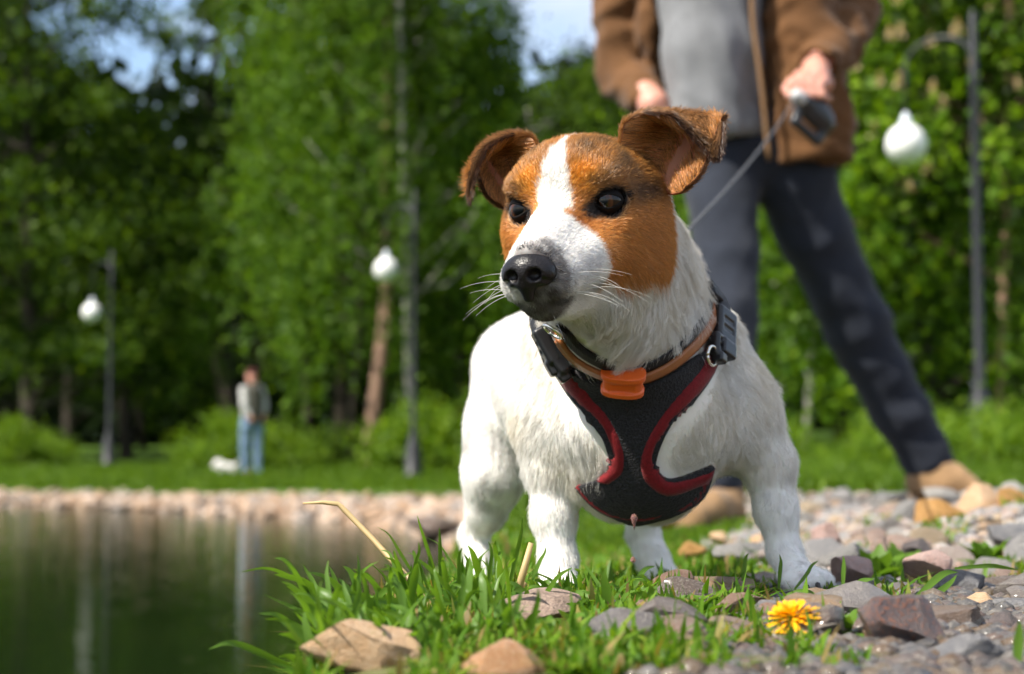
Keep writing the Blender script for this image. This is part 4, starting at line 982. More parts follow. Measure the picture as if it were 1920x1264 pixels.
def grow(R0, N0, FL, LN, lift, k=5):
    t = np.linspace(0, 1, k)[None, :, None]; Ln = LN[:, None, None]; lf = np.clip(lift, .07, .8)[:, None, None]
    return R0[:, None] + Ln * (t * FL[:, None] * np.sqrt(1 - lf ** 2) + N0[:, None] * (lf * (t - .42 * t ** 2))) - N0[:, None] * .0006 * (1 - t)
S = grow(R0, N0, FL, LN, lift)
# clumps
ncl = len(R0) // 62; ci = rng.choice(len(R0), ncl, replace=False)
kd = kdtree.KDTree(ncl)
for a, i in enumerate(ci): kd.insert(R0[i], a)
kd.balance()
near = np.array([kd.find(r)[1] for r in R0]); cl = ci[near]
dist = np.linalg.norm(R0 - R0[cl], axis=1)
cs = np.where(hd0 > .5, .12, .16 + .50 * smoothstep(.009, .014, LN)) * smoothstep(.012, .004, dist)
t = np.linspace(0, 1, 5)[None, :, None] ** 1.6
S = S + (S[cl] - S - (R0[cl] - R0)[:, None] * (1 - .85 * 1)) * t * cs[:, None, None]
C0 = np.clip(C0 * np.where(C0.min(1) > .4, rng.uniform(.94, 1.06, len(C0)), rng.uniform(.70, 1.25, len(C0)))[:, None], 0, .9)
fm = NT('dog_fur'); at = fm.n('Attribute'); at.attribute_name = 'coat'
hi = fm.n('HairInfo') if hasattr(bpy.types, 'ShaderNodeHairInfo') else None
col_ = at.outputs['Color']
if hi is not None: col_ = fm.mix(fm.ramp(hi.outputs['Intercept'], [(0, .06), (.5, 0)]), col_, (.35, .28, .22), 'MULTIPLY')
df = fm.n('BsdfDiffuse'); tr = fm.n('BsdfTranslucent'); gl = fm.n('BsdfGlossy'); gl.inputs['Roughness'].default_value = .38; gl.inputs['Color'].default_value = (.9, .9, .9, 1)
m1 = fm.n('MixShader'); m1.inputs[0].default_value = .42; m2 = fm.n('MixShader'); m2.inputs[0].default_value = .045
fm.l(col_, df.inputs['Color']); fm.l(col_, tr.inputs['Color']); fm.l(df.outputs[0], m1.inputs[1]); fm.l(tr.outputs[0], m1.inputs[2])
fm.l(m1.outputs[0], m2.inputs[1]); fm.l(gl.outputs[0], m2.inputs[2]); fm.l(m2.outputs[0], fm.out.inputs['Surface'])
rad = np.array([1.0, .95, .8, .55, .15])[None, :] * np.where(hd0 > .5, .00014, .00013)[:, None]
fur = hair_curves('fur', S, C0, rad, fm.m, dog)
# ear fur
EP, EC, ERd = [], [], []
for (G, N, V, Fc, flip) in ears:
    n, m = G.shape[:2]
    gv = np.gradient(G, axis=0); gu = np.gradient(G, axis=1); gv /= np.linalg.norm(gv, axis=2, keepdims=True); gu /= np.linalg.norm(gu, axis=2, keepdims=True)
    for side in (0, 1, 2):
        k = (9000, 11000, 3400)[side]; v_ = rng.random(k); u_ = rng.random(k)
        if side == 0: u_ = np.where(rng.random(k) < .7, u_ ** 1.8 * .62, 1 - .24 * u_ ** 2); v_ = v_ * .94
        if side == 2: u_ = np.where(rng.random(k) < .5, 0.0, 1.0); e_ = rng.random(k) < .45; v_ = np.where(e_, 1.0, v_); u_ = np.where(e_, rng.random(k), u_)
        fi_, fj_ = v_ * (n - 1), u_ * (m - 1); i_, j_ = np.minimum(fi_.astype(int), n - 2), np.minimum(fj_.astype(int), m - 2); a_, b_ = (fi_ - i_)[:, None], (fj_ - j_)[:, None]
        bl = lambda X: (1 - a_) * (1 - b_) * X[i_, j_] + a_ * (1 - b_) * X[i_ + 1, j_] + (1 - a_) * b_ * X[i_, j_ + 1] + a_ * b_ * X[i_ + 1, j_ + 1]
        p_, n_, tv, tu = bl(G), bl(N), bl(gv), bl(gu); dr = tv.copy()
        if side == 0:
            p_ = p_ + n_ * .0014; dr = tv * .45 + tu * np.where(u_ < .5, 1.0, -.5)[:, None]; ln_ = np.where(u_ < .25, .0150, .0075) * rng.uniform(.5, 1.1, k)
            c_ = np.array([.66, .30, .075]) * rng.uniform(.55, 1.2, k)[:, None]; c_ = np.where((rng.random(k) < .12)[:, None], c_ * .25, c_); lf_ = .35
        elif side == 1:
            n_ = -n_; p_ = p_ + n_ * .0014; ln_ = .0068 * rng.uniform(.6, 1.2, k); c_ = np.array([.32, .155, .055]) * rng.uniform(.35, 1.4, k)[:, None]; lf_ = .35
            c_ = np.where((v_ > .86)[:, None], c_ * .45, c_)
        else:
            ln_ = .0065 * rng.uniform(.5, 1.2, k); c_ = np.array([.085, .035, .014]) * rng.uniform(.3, 1.6, k)[:, None]; c_ = np.where(((u_ < .02) & (v_ < .55))[:, None], np.array([.40, .18, .05]) * rng.uniform(.5, 1.3, k)[:, None], c_); dr = tv + tu * np.where(u_ < .5, -.4, .4)[:, None] * (v_ < 1)[:, None]; lf_ = .2
        dr = dr + rng.normal(0, .18, dr.shape); dr /= np.linalg.norm(dr, axis=1, keepdims=True)
        EP.append(grow(p_, n_, dr, ln_, np.full(k, lf_))); EC.append(c_)
EP, EC = np.concatenate(EP), np.concatenate(EC)
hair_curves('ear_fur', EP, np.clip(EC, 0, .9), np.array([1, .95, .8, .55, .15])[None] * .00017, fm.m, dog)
# whiskers
WP = []
def whisker(base, d, ln, droop):
    b = H(*base); d = RH @ np.array(d, float); d /= np.linalg.norm(d); t = np.linspace(0, 1, 8)[:, None]
    return b + d * ln * t + np.array([0, 0, -1.0]) * droop * t ** 2
for i in range(20):
    s = 1 if i % 2 else -1; y_ = random.uniform(-.052, -.030); z_ = random.uniform(-.047, -.034)
    WP.append(whisker((s * (.0215 + .08 * (y_ + .05)), y_, z_), (s * 1.0, random.uniform(-.1, .7), random.uniform(-.25, .3)), random.uniform(.022, .042), random.uniform(.005, .016)))
for i in range(6):
    s = 1 if i % 2 else -1
    WP.append(whisker((s * .006, -.050, -.058), (s * .5, -.2, -1), random.uniform(.010, .018), .002))
for s in (1, -1):
    for q in range(4): WP.append(whisker((s * (.018 + .003 * q), -.002, .020), (s * .25, -.35, 1), random.uniform(.010, .017), .0))
WP = np.array(WP); WC = np.tile([.8, .78, .74], (len(WP), 1)); WC[-8:] = .02
hair_curves('whiskers', WP, WC, np.linspace(1, .25, 8)[None] * .00016, fm.m, dog)
clm = plain('dog_claw', (.035, .028, .025), .4, .2, 200)
for dx, dz, dd in ((-16, 0, .006), (4, 4, -.004), (24, 0, -.004), (40, -2, .008)):
    a_ = P(1502 + dx, 1096 + dz, 1.252 + dd); mesh_obj('claw', *tube(np.array([a_ + np.array([0, .002, .002]), a_ + np.array([.002, -.006, .0]), a_ + np.array([.003, -.010, -.004])]), np.array([.0026, .0020, .0005]), 7), clm, dog)
tag(dog, 'white terrier with tan and dark brown head wearing a black chest harness with red edging', 'dog')
# ------------------------------------------------------------------ people
def fold(F, amp, sc, seed, lo=None, hi=None, ax=(1, 1, 1)):
    """creases: slow wavy offset of the surface"""
    n = F.n; g = np.meshgrid(*[(F.lo[k] + F.h * np.arange(n[k])).astype(np.float32) for k in range(3)], indexing='ij')
    r_ = np.random.default_rng(seed); f = np.zeros(n, np.float32)
    for i in range(5):
        d = r_.normal(size=3) * np.array(ax); d /= np.linalg.norm(d); w = sc * (1 + .8 * i * .5)
        q = w * (d[0] * g[0] + d[1] * g[1] + d[2] * g[2]) + r_.random() * 6.28
        e_ = r_.normal(size=3); q2 = .45 * w * (e_[0] * g[0] + e_[1] * g[1] + e_[2] * g[2])
        f += (np.abs(np.sin(q + .8 * np.sin(q2))) * 2 - 1) / (1 + .5 * i)
    F.A += amp * f
def pchain(F, pts, k):
    for (x0, y0, d0, r0), (x1, y1, d1, r1) in zip(pts, pts[1:]): F.cone(P(x0, y0, d0), P(x1, y1, d1), PX(r0, d0), PX(r1, d1), k)
def cloth(name, c, rough=.85, wv=900, bumpd=.0015):
    m = NT(name); v = m.coord(); f = m.noise(14, 6, .65, v); w = m.n('TexWave'); w.inputs['Scale'].default_value = wv / 10; w.inputs['Distortion'].default_value = 1.5; m.l(v, w.inputs['Vector'])
    m.base(m.mix(.25, m.ramp(f, [(.25, [x * .75 for x in c]), (.75, [min(1, x * 1.2) for x in c])]), m.ramp(w.outputs['Fac'], [(0, .6), (1, 1.0)]), 'MULTIPLY')).set(rough=rough, spec=.15, sheen=.1)
    m.bump(w.outputs['Fac'], .3, bumpd); return m.m
skin = NT('skin'); skin.base(skin.ramp(skin.noise(20, 4, .6, skin.coord()), [(.3, (.46, .20, .145)), (.7, (.58, .285, .21))])).set(rough=.5); skin.b.inputs['Subsurface Weight'].default_value = .15; skin.b.inputs['Subsurface Scale'].default_value = .01
jackm = cloth('jacket_brown_cord', (.120, .055, .020)); shirtm = cloth('shirt_grey_marl', (.18, .185, .195)); trm = cloth('trousers_dark_blue', (.019, .023, .034)); shoem = cloth('shoe_tan_suede', (.26, .158, .080)); solem = plain('shoe_sole', (.09, .06, .04), .8, .2, 40)
B0, B1 = P(1085, 1010, 3.7), P(1900, -450, 4.7); lo_ = np.minimum(B0, B1); hi_ = np.maximum(B0, B1); lo_[1] = 3.72; hi_[1] = 4.75
man = empty('person', on_ground(1480, 4.25))
F = Field(lo_, (hi_[0], hi_[1], 1.02), .0085)
pchain(F, [(1345, 285, 4.30, 88), (1470, 285, 4.33, 88)], .03)
pchain(F, [(1352, 330, 4.28, 72), (1366, 600, 4.12, 58), (1352, 800, 4.05, 50), (1350, 905, 4.02, 47)], .02)
pchain(F, [(1492, 345, 4.33, 80), (1525, 430, 4.36, 72), (1606, 610, 4.42, 62), (1688, 770, 4.48, 56), (1738, 862, 4.50, 50)], .02)
fold(F, .0030, 15, 3, ax=(.4, .4, 1)); V, Q = F.mesh(); mesh_obj('trousers', V, Q, trm, man)
F = Field((lo_[0], lo_[1], .80), hi_, .009)
pchain(F, [(1338, 236, 4.25, 84), (1336, 100, 4.25, 90), (1335, -60, 4.27, 105), (1340, -130, 4.30, 95)], .03)
pchain(F, [(1290, 232, 4.22, 44), (1390, 236, 4.22, 44)], .02)
F.box(P(1340, 330, 4.25), (.4, .4, .088), None, .002, .006, 'd'); fold(F, .0045, 22, 8, ax=(1, .6, .35)); V, Q = F.mesh(); mesh_obj('shirt', V, Q, shirtm, man)
F = Field((lo_[0], lo_[1], .72), (hi_[0], hi_[1], 1.56), .009)
pchain(F, [(1345, -125, 4.40, 118), (1345, 60, 4.43, 120), (1350, 240, 4.45, 118)], .03)                # back
pchain(F, [(1480, -120, 4.30, 82), (1496, 80, 4.28, 84), (1520, 235, 4.27, 86), (1522, 300, 4.27, 82)], .02)   # right front
pchain(F, [(1230, -120, 4.34, 56), (1228, 60, 4.34, 36), (1240, 140, 4.36, 34)], .02)                   # left front
F.box(P(1345, 60, 4.10), (.128, .24, .40), None, .02, .02, 'd')                                        # open front
F.cone(P(1340, -40, 4.26), P(1338, 240, 4.25), .122, .118, .01, 'd')
F.box(P(1420, 430, 4.35), (.5, .5, .148), rotm(0, 0, math.radians(-1.5)), .002, .006, 'd')
pchain(F, [(1195, -105, 4.35, 62), (1160, 20, 4.42, 54), (1172, 140, 4.42, 52), (1208, 188, 4.28, 40)], .015)  # sleeve, hand in pocket
pchain(F, [(1560, -105, 4.36, 64), (1600, 20, 4.42, 54), (1572, 78, 4.30, 52), (1536, 118, 4.14, 44)], .015)   # sleeve of the raised forearm
F.cone(P(1532, 124, 4.125), P(1514, 150, 4.05), .047, .047, .004, 'd')
fold(F, .0050, 24, 5, ax=(.6, .6, 1)); V, Q = F.mesh(); mesh_obj('jacket', V, Q, jackm, man)
lp = [P(1410, -60, 4.16), P(1412, 40, 4.155), P(1428, 160, 4.15), P(1442, 300, 4.155)]
V, Fc = tube(catmull(lp, 20), .007, 6); mesh_obj('zip_edge', V, Fc, plain('zip_brown', (.17, .09, .035), .6, .3, 200), man)
F = Field((P(1345, 0, 4.3)[0] - .36, 3.9, .85), (P(1345, 0, 4.3)[0] + .40, 4.62, 1.80), .0048)
hc_ = np.array([P(1342, 0, 4.3)[0], 4.24, 1.62]); FR = np.eye(3)
F.ell(hc_ + [0, .015, .03], (.075, .095, .10), FR, .02); F.ell(hc_ + [0, -.02, -.045], (.058, .070, .075), FR, .03); F.cone(hc_ + [0, .02, -.08], hc_ + [0, .05, -.24], .058, .066, .02)
F.cone(hc_ + [0, -.098, .0], hc_ + [0, -.105, -.035], .010, .016, .012)
for s in (-1, 1):
    F.ell(hc_ + [.078 * s, .02, -.01], (.010, .022, .032), FR, .008); F.ell(hc_ + [.031 * s, -.092, .012], (.018, .012, .010), FR, .008, 'd'); F.ell(hc_ + [.031 * s, -.078, .010], (.013, .013, .011), FR, .002)
F.cone(hc_ + [-.022, -.096, -.068], hc_ + [.022, -.096, -.068], .004, .004, .005, 'd')
F.cone(hc_ + [0, .05, -.22], hc_ + [0, .05, -.60], .085, .10, .04)
F.cone(hc_ + [-.15, .07, -.26], hc_ + [.15, .07, -.26], .05, .05, .03)
pchain(F, [(1195, -105, 4.35, 36), (1165, 20, 4.42, 32), (1176, 140, 4.42, 30), (1212, 180, 4.27, 25), (1226, 196, 4.24, 28), (1238, 215, 4.24, 24)], .012)
pchain(F, [(1565, -105, 4.36, 36), (1597, 20, 4.41, 32), (1572, 78, 4.30, 30), (1530, 128, 4.12, 24)], .012)
# right hand closed round the grip of the leash
pchain(F, [(1530, 128, 4.12, 25), (1526, 150, 4.08, 30)], .012); pchain(F, [(1504, 148, 4.07, 17), (1546, 158, 4.08, 17)], .012)
for i, (x0, y0) in enumerate(((1494, 138), (1509, 137), (1525, 141), (1542, 148))):
    L = (1.0, 1.08, 1.0, .82)[i]
    pchain(F, [(x0 + 4, y0 + 2, 4.055, 9.5), (x0 - 6, y0 + 16 * L, 4.005, 8.6), (x0 + 0, y0 + 38 * L, 4.000, 7.8), (x0 + 12, y0 + 46 * L, 4.035, 7.0)], .003)
pchain(F, [(1508, 160, 4.08, 11), (1484, 154, 4.07, 9.5), (1474, 166, 4.05, 8.2), (1480, 180, 4.03, 7.2)], .005)
V, Q = F.mesh(); mesh_obj('body', V, Q, skin.m, man)
F = Field(hc_ - .13, hc_ + .15, .006); F.ell(hc_ + [0, .028, .045], (.082, .098, .098), FR, .01); F.box(hc_ + [0, -.10, -.03], (.09, .075, .085), None, .03, .02, 'd'); fold(F, .002, 90, 4); V, Q = F.mesh(); mesh_obj('hair', V, Q, plain('hair_brown', (.045, .028, .016), .6, .3, 120, .6, .004), man)
def shoe(pts, toe, name='shoe'):
    F = Field(np.minimum.reduce([P(*p[:3]) for p in pts]) - .12, np.maximum.reduce([P(*p[:3]) for p in pts]) + .12, .005); pchain(F, pts, .025); return F
for pts, gz in (([(1358, 905, 4.03, 40), (1352, 955, 4.01, 42), (1326, 962, 3.93, 42), (1298, 974, 3.87, 34)], None), ([(1742, 868, 4.49, 38), (1738, 905, 4.50, 36), (1782, 905, 4.46, 34), (1818, 916, 4.43, 24)], None)):
    b = P(*pts[-1][:3]); zb = b[2] - PX(pts[-1][3], pts[-1][2]) * .85
    F = shoe(pts, b); F.box((b[0], b[1], zb - .20), (.5, .5, .20), None, .002, .004, 'd'); fold(F, .0012, 60, 6); V, Q = F.mesh(); sh = mesh_obj('shoe', V, Q, shoem, man)
    F = Field(np.minimum.reduce([P(*p[:3]) for p in pts]) - .12, np.maximum.reduce([P(*p[:3]) for p in pts]) + .12, .005); pchain(F, [(x, y, d, r * 1.06) for x, y, d, r in pts[1:]], .02)
    F.box((b[0], b[1], zb + .012 + .2), (.5, .5, .20), None, .002, .003, 'd'); F.box((b[0], b[1], zb - .012 - .2), (.5, .5, .20), None, .002, .003, 'd'); V, Q = F.mesh(); mesh_obj('sole', V, Q, solem, sh)
tag(man, 'person in brown jacket, grey shirt and dark blue trousers holding the dog\'s lead', 'person')
# ---- retractable lead
lead = empty('dog_lead', P(1525, 205, 4.02))
c0 = P(1524, 206, 4.02); xa = P(1562, 240, 4.06) - P(1490, 176, 3.99); xa /= np.linalg.norm(xa); na = np.array([.2, -1, .1]); na -= xa * (na @ xa); na /= np.linalg.norm(na); Rl = np.stack([xa, na, np.cross(xa, na)], 1)
F = Field(c0 - .13, c0 + .13, .004); F.ell(c0 + Rl @ np.array([.012, 0, 0]), (.062, .020, .036), Rl, .01); F.cone(c0 + Rl @ np.array([-.03, 0, 0]), c0 + Rl @ np.array([-.062, 0, .004]), .021, .014, .01)
for a, b in (((-.045, 0, .0), (-.03, 0, .055)), ((-.03, 0, .055), (.05, 0, .055)), ((.05, 0, .055), (.062, 0, .0))): F.cone(c0 + Rl @ np.array(a), c0 + Rl @ np.array(b), .0115, .0115, .008)
V, Q = F.mesh(); mesh_obj('handle', V, Q, plain('lead_black_plastic', (.014, .016, .020), .35, .15, 40), lead)
noz = P(1494, 206, 3.985)
F = Field(c0 - .13, c0 + .13, .004); F.cone(c0 + Rl @ np.array([-.050, .004, .002]), c0 + Rl @ np.array([-.060, .004, .003]), .019, .017, .002); V, Q = F.mesh(); mesh_obj('nozzle', V, Q, plain('lead_grey_plastic', (.42, .42, .42), .35, .1, 40), lead)
t = np.linspace(0, 1, 40)[:, None]; a, b = LEASH_END, c0 + Rl @ np.array([-.062, .004, .003]); cp = a * (1 - t) + b * t; cp[:, 2] -= (.02 * 4 * t * (1 - t))[:, 0]
mesh_obj('cord', *tube(cp, .0021, 8), plain('lead_cord_grey', (.055, .055, .06), .7, .2, 300, .4, .001), lead)
th = np.linspace(0, 2 * math.pi, 21); mesh_obj('clip', *tube(np.array([LEASH_END + np.array([.008 * math.cos(q), 0, .012 * math.sin(q) - .010]) for q in th]), .002, 8), metal.m, lead)
tag(lead, 'black retractable lead with a grey cord running from the hand down to the dog', 'dog lead')
# ---- man on the far lawn and his white dog
D2 = 28.0; far = empty('person', on_ground(472, D2)); fz = on_ground(472, D2)[2]; q0 = P(472, 850, D2)
def fp(x, z, y=0.0): return np.array([q0[0] + x * .64 + y * .77, D2 - x * .77 + y * .64, fz + z])
def ffield(): return Field((q0[0] - .5, D2 - .5, fz - .05), (q0[0] + .5, D2 + .5, fz + 1.9), .016)
F = ffield(); F.cone(fp(-.03, .86), fp(-.03, .98), .15, .15, .05)
for dx, dy in ((-.06, -.08), (.04, .09)): F.cone(fp(dx, .85, dy), fp(dx - .02, .45, dy * 1.1), .095, .075, .03); F.cone(fp(dx - .02, .45, dy * 1.1), fp(dx, .07, dy * 1.1), .072, .058, .03)
fold(F, .006, 22, 2); V, Q = F.mesh(); mesh_obj('trousers', V, Q, cloth('jeans_light_blue', (.16, .24, .36)), far)
F = ffield(); F.cone(fp(-.02, 1.0), fp(-.02, 1.20), .155, .165, .06); F.cone(fp(-.02, 1.2), fp(.02, 1.38), .17, .13, .06)
for dy in (-.2, .2): F.cone(fp(.0, 1.40, dy * .85), fp(.07, 1.15, dy), .065, .055, .03); F.cone(fp(.07, 1.15, dy), fp(.13, .98, dy * .7), .055, .045, .03)
fold(F, .006, 20, 9); V, Q = F.mesh(); mesh_obj('shirt', V, Q, cloth('shirt_pale_grey', (.55, .54, .52)), far)
F = ffield(); F.cone(fp(.04, .98), fp(.04, 1.36), .165, .15, .06); F.box(fp(-.40, 1.2), (.40, .5, .5), np.array([[.64, .77, 0], [-.77, .64, 0], [0, 0, 1.0]]), .01, .01, 'd'); V, Q = F.mesh(); mesh_obj('vest', V, Q, cloth('vest_olive', (.06, .058, .045)), far)
F = ffield(); F.cone(fp(.02, 1.35), fp(.0, 1.50), .06, .055, .03); F.ell(fp(-.015, 1.60), (.088, .078, .115), None, .02); F.cone(fp(-.10, 1.59), fp(-.112, 1.57), .012, .016, .01)
F.cone(fp(.02, 1.36), fp(.01, 1.36, .16), .05, .04, .02); F.cone(fp(.02, 1.36), fp(.01, 1.36, -.16), .05, .04, .02)
for dy in (-.2, .2): F.cone(fp(.0, 1.38, dy * .8), fp(.07, 1.15, dy), .035, .032, .02); F.cone(fp(.07, 1.15, dy), fp(.13, .98, dy * .7), .032, .03, .02); F.cone(fp(.13, .98, dy * .7), fp(.16, .90, dy * .5), .034, .04, .01)
V, Q = F.mesh(); mesh_obj('body', V, Q, skin.m, far)
F = ffield(); F.ell(fp(-.005, 1.685), (.095, .085, .052), None, .01); F.box(fp(-.11, 1.645), (.06, .06, .008), None, .004, .02); V, Q = F.mesh(); mesh_obj('cap', V, Q, cloth('cap_dark_red', (.085, .022, .020)), far)
for dy in (-.09, .10):
    F = ffield(); F.cone(fp(.03, .045, dy), fp(-.16, .035, dy), .045, .038, .02); V, Q = F.mesh(); mesh_obj('shoe', V, Q, solem, far)
tag(far, 'distant person in dark cap, pale shirt and light blue jeans on the far lawn', 'person')
wd = empty('dog', on_ground(424, 27.6)); wz = on_ground(424, 27.6)[2]; wx0 = P(424, 850, 27.6)[0]
F = Field((wx0 - .5, 27.2, wz - .05), (wx0 + .5, 28.0, wz + .6), .011)
def wp(x, z, y=0.0): return np.array([wx0 + x, 27.6 + y, wz + z])
F.cone(wp(-.10, .22), wp(.16, .20), .105, .09, .03); F.ell(wp(-.17, .27), (.125, .11, .125), None, .03); F.cone(wp(-.26, .23), wp(-.30, .215), .045, .034, .02)
for dx in (-.12, .16):
    for dy in (-.06, .06): F.cone(wp(dx, .16, dy), wp(dx, .02, dy), .042, .032, .02)
F.cone(wp(.24, .24), wp(.30, .36), .03, .02, .02)
for dy in (-.07, .07): F.ell(wp(-.17, .27, dy), (.035, .022, .06), None, .015)
fold(F, .006, 55, 12); V, Q = F.mesh(); mesh_obj('body', V, Q, plain('white_curly_fur', (.72, .68, .66), .9, .15, 40, .8, .02), wd)
F = Field(wp(-.4, .1, -.1), wp(-.2, .35, .1), .006); F.ell(wp(-.332, .225), (.016, .018, .014)); V, Q = F.mesh(); mesh_obj('nose', V, Q, nm.m, wd)
wd.scale = (.68, .68, .68)
tag(wd, 'small white fluffy dog on the far lawn beside the distant person', 'dog')
# ------------------------------------------------------------------ stones
def rock_mesh(seed, sub=3, cuts=11, rough=.05, elong=(1, 1, 1)):
    rs = np.random.default_rng(seed); bm = bmesh.new(); bmesh.ops.create_icosphere(bm, subdivisions=sub, radius=1.0)
    V = np.array([v.co for v in bm.verts]); Fc = [tuple(v.index for v in f.verts) for f in bm.faces]; bm.free()
    for i in range(cuts):
        n = rs.normal(size=3); n /= np.linalg.norm(n); d = rs.uniform(.42, .80); e = V @ n - d; V = V - n * np.maximum(e, 0)[:, None] * .94
    if sub > 1: V = V * (1 + rough * (vnoise(V, 2.2, seed) + .6 * vnoise(V, 6, seed + 1) + (.35 * vnoise(V, 15, seed + 2) if sub > 3 else 0)))[:, None]
    V = V / np.abs(V).max(0) * np.array(elong); me = bpy.data.meshes.new('stone'); me.from_pydata([tuple(v) for v in V], [], Fc)
    me.polygons.foreach_set('use_smooth', np.ones(len(me.polygons), bool) if sub > 1 else np.zeros(len(me.polygons), bool)); me.set_sharp_from_angle(angle=math.radians(28)); return me, V, Fc
def stone_mat(name, c1, c2, speck, wet=False, sc=3.0, isl=False, ramp=None):
    m = NT(name); v = m.coord('Object'); oi = m.n('ObjectInfo'); va = m.n('VectorMath', operation='ADD'); m.l(v, va.inputs[0])
    rv = m.n('VectorMath', operation='SCALE'); cx = m.n('CombineXYZ'); m.l(oi.outputs['Random'], cx.inputs[0]); m.l(oi.outputs['Random'], cx.inputs[2]); m.l(cx.outputs[0], rv.inputs[0]); rv.inputs['Scale'].default_value = 60
    m.l(rv.outputs[0], va.inputs[1]); v = va.outputs[0]
    f1 = m.noise(sc * .7, 6, .65, v, .6); f2 = m.noise(sc * 5, 4, .7, v); f3 = m.noise(sc * 14, 2, .6, v)
    if ramp:
        src = m.n('NewGeometry').outputs['Random Per Island'] if isl else oi.outputs['Random']
        b = m.mix(.22, m.ramp(src, ramp, 'CONSTANT'), m.ramp(f1, [(.3, c1), (.7, c2)]), 'MIX')
    else: b = m.ramp(f1, [(.32, c1), (.68, c2)])
    b = m.mix(m.ramp(f2, [(.50, 0), (.62, .75)]), b, speck); b = m.mix(m.ramp(f3, [(.60, 0), (.70, .5)]), b, (.03, .028, .028))
    m.base(b).set(rough=.42 if wet else .82, spec=.4 if wet else .25, coat=.22 if wet else 0)
    m.b.inputs['Coat Roughness'].default_value = .08
    ad_ = m.n('Math', operation='ADD'); m.l(f2, ad_.inputs[0]); m.l(f1, ad_.inputs[1]); m.bump(ad_.outputs[0], .55, .10 if not isl else .004); return m.m
RMP = [(0, (.17, .165, .16)), (.16, (.26, .20, .175)), (.32, (.28, .17, .085)), (.44, (.10, .095, .095)), (.56, (.32, .30, .275)), (.68, (.25, .15, .11)), (.80, (.20, .195, .20)), (.90, (.31, .22, .12))]
M_PEB = stone_mat('pebble_mixed', (.13, .12, .115), (.28, .25, .22), (.36, .34, .31), ramp=RMP)
M_GRAV = stone_mat('gravel_mixed', (.14, .13, .12), (.30, .275, .25), (.38, .36, .34), sc=40, isl=True, ramp=RMP)
M_TAN = stone_mat('rock_tan_sandstone', (.46, .29, .16), (.58, .42, .28), (.40, .22, .10)); M_TAUPE = stone_mat('rock_taupe', (.26, .185, .145), (.36, .27, .215), (.17, .12, .10), sc=2.2)
M_AMB = stone_mat('rock_amber_wet', (.30, .13, .05), (.42, .22, .10), (.52, .36, .22), True); M_GREY = stone_mat('rock_grey_granite', (.13, .13, .14), (.24, .23, .225), (.10, .10, .105))
M_PINK = stone_mat('rock_pink_granite', (.40, .24, .20), (.50, .36, .32), (.22, .20, .20)); M_CONG = stone_mat('rock_dark_wet_conglomerate', (.055, .042, .045), (.11, .085, .08), (.26, .085, .03), True, 2.6)
M_OCH = stone_mat('rock_ochre', (.36, .19, .055), (.48, .28, .11), (.26, .11, .03)); M_DARK = stone_mat('rock_dark', (.055, .050, .052), (.13, .11, .11), (.22, .17, .15)); M_BRN = stone_mat('rock_brown_wet', (.085, .055, .040), (.16, .11, .08), (.22, .18, .15), True)
HERO = [(688, 1212, .985, 118, 66, M_TAN, 'tan pitted boulder half hidden in the grass tuft at the water\'s edge'), (1015, 1142, 1.19, 98, 44, M_TAUPE, 'taupe grey rock under the dog\'s front paw'),
        (955, 1256, .87, 108, 52, M_AMB, 'wet amber brown rock at the bottom edge below the grass'), (1088, 1262, .86, 40, 22, M_GREY, 'small blue grey stone at the bottom edge beside the amber rock'),
        (1676, 1180, .93, 84, 84, M_CONG, 'large wet dark conglomerate rock with rusty patches right of the dandelion'), (1818, 1232, .895, 88, 44, M_GREY, 'blurred grey wet rock at the lower right'),
        (1762, 1170, .985, 74, 34, M_BRN, 'brown wet rock behind the dark conglomerate rock'), (1588, 1068, 1.40, 48, 33, M_PINK, 'reddish wedge shaped stone beside the splayed paw'),
        (1738, 1066, 1.46, 56, 34, M_PINK, 'pink and grey granite stone below the right leafy weed'), (1716, 1030, 1.62, 30, 26, M_DARK, 'dark blocky stone behind the leafy weed'),
        (1762, 972, 2.45, 62, 48, M_OCH, 'ochre boulder in front of the striding shoe'), (1832, 958, 2.65, 62, 48, M_TAN, 'tan heart shaped boulder right of the ochre one'),
        (1902, 956, 2.6, 52, 40, M_OCH, 'rusty orange boulder at the right edge'), (1572, 1196, 1.00, 38, 22, M_GREY, 'flat grey stone just right of the dandelion'),
        (1838, 1136, 1.13, 46, 22, M_TAN, 'pale flat stone among the gravel at the right'), (1812, 1096, 1.26, 52, 27, M_GREY, 'speckled grey stone above the pale flat one'),
        (1905, 1140, 1.12, 40, 24, M_GREY, 'grey stone cut off by the right edge'), (1500, 1262, .86, 66, 24, M_PINK, 'mauve stone at the bottom edge below the dandelion'),
        (1396, 1226, .92, 30, 24, M_GREY, 'small grey stone in the grass left of the dandelion'), (1640, 1258, .855, 80, 22, M_BRN, 'brown stone at the bottom edge under the conglomerate rock'),
        (1890, 1180, 1.02, 46, 30, M_DARK, 'dark stone near the right edge above the grey wet rock'), (1420, 1022, 2.25, 28, 20, M_TAN, 'tan blurred stone between the dog\'s legs'),
        (1345, 1008, 2.5, 20, 15, M_TAN, 'small round tan stone near the standing shoe'), (1300, 1034, 2.1, 30, 17, M_OCH, 'low ochre stone left of the tan ones between the dog\'s legs'),
        (1545, 1010, 2.0, 40, 30, M_PINK, 'blurred pale pink stone beside the dog\'s right front leg'), (1890, 1010, 1.95, 46, 36, M_GREY, 'blurred grey stone at the right edge in front of the boulders'),
        (822, 992, 11.3, 64, 24, M_BRN, 'brown boulder at the end of the pond left of the dog\'s hind leg'), (1250, 972, 3.2, 34, 20, M_OCH, 'blurred brown stone left of the standing shoe')]
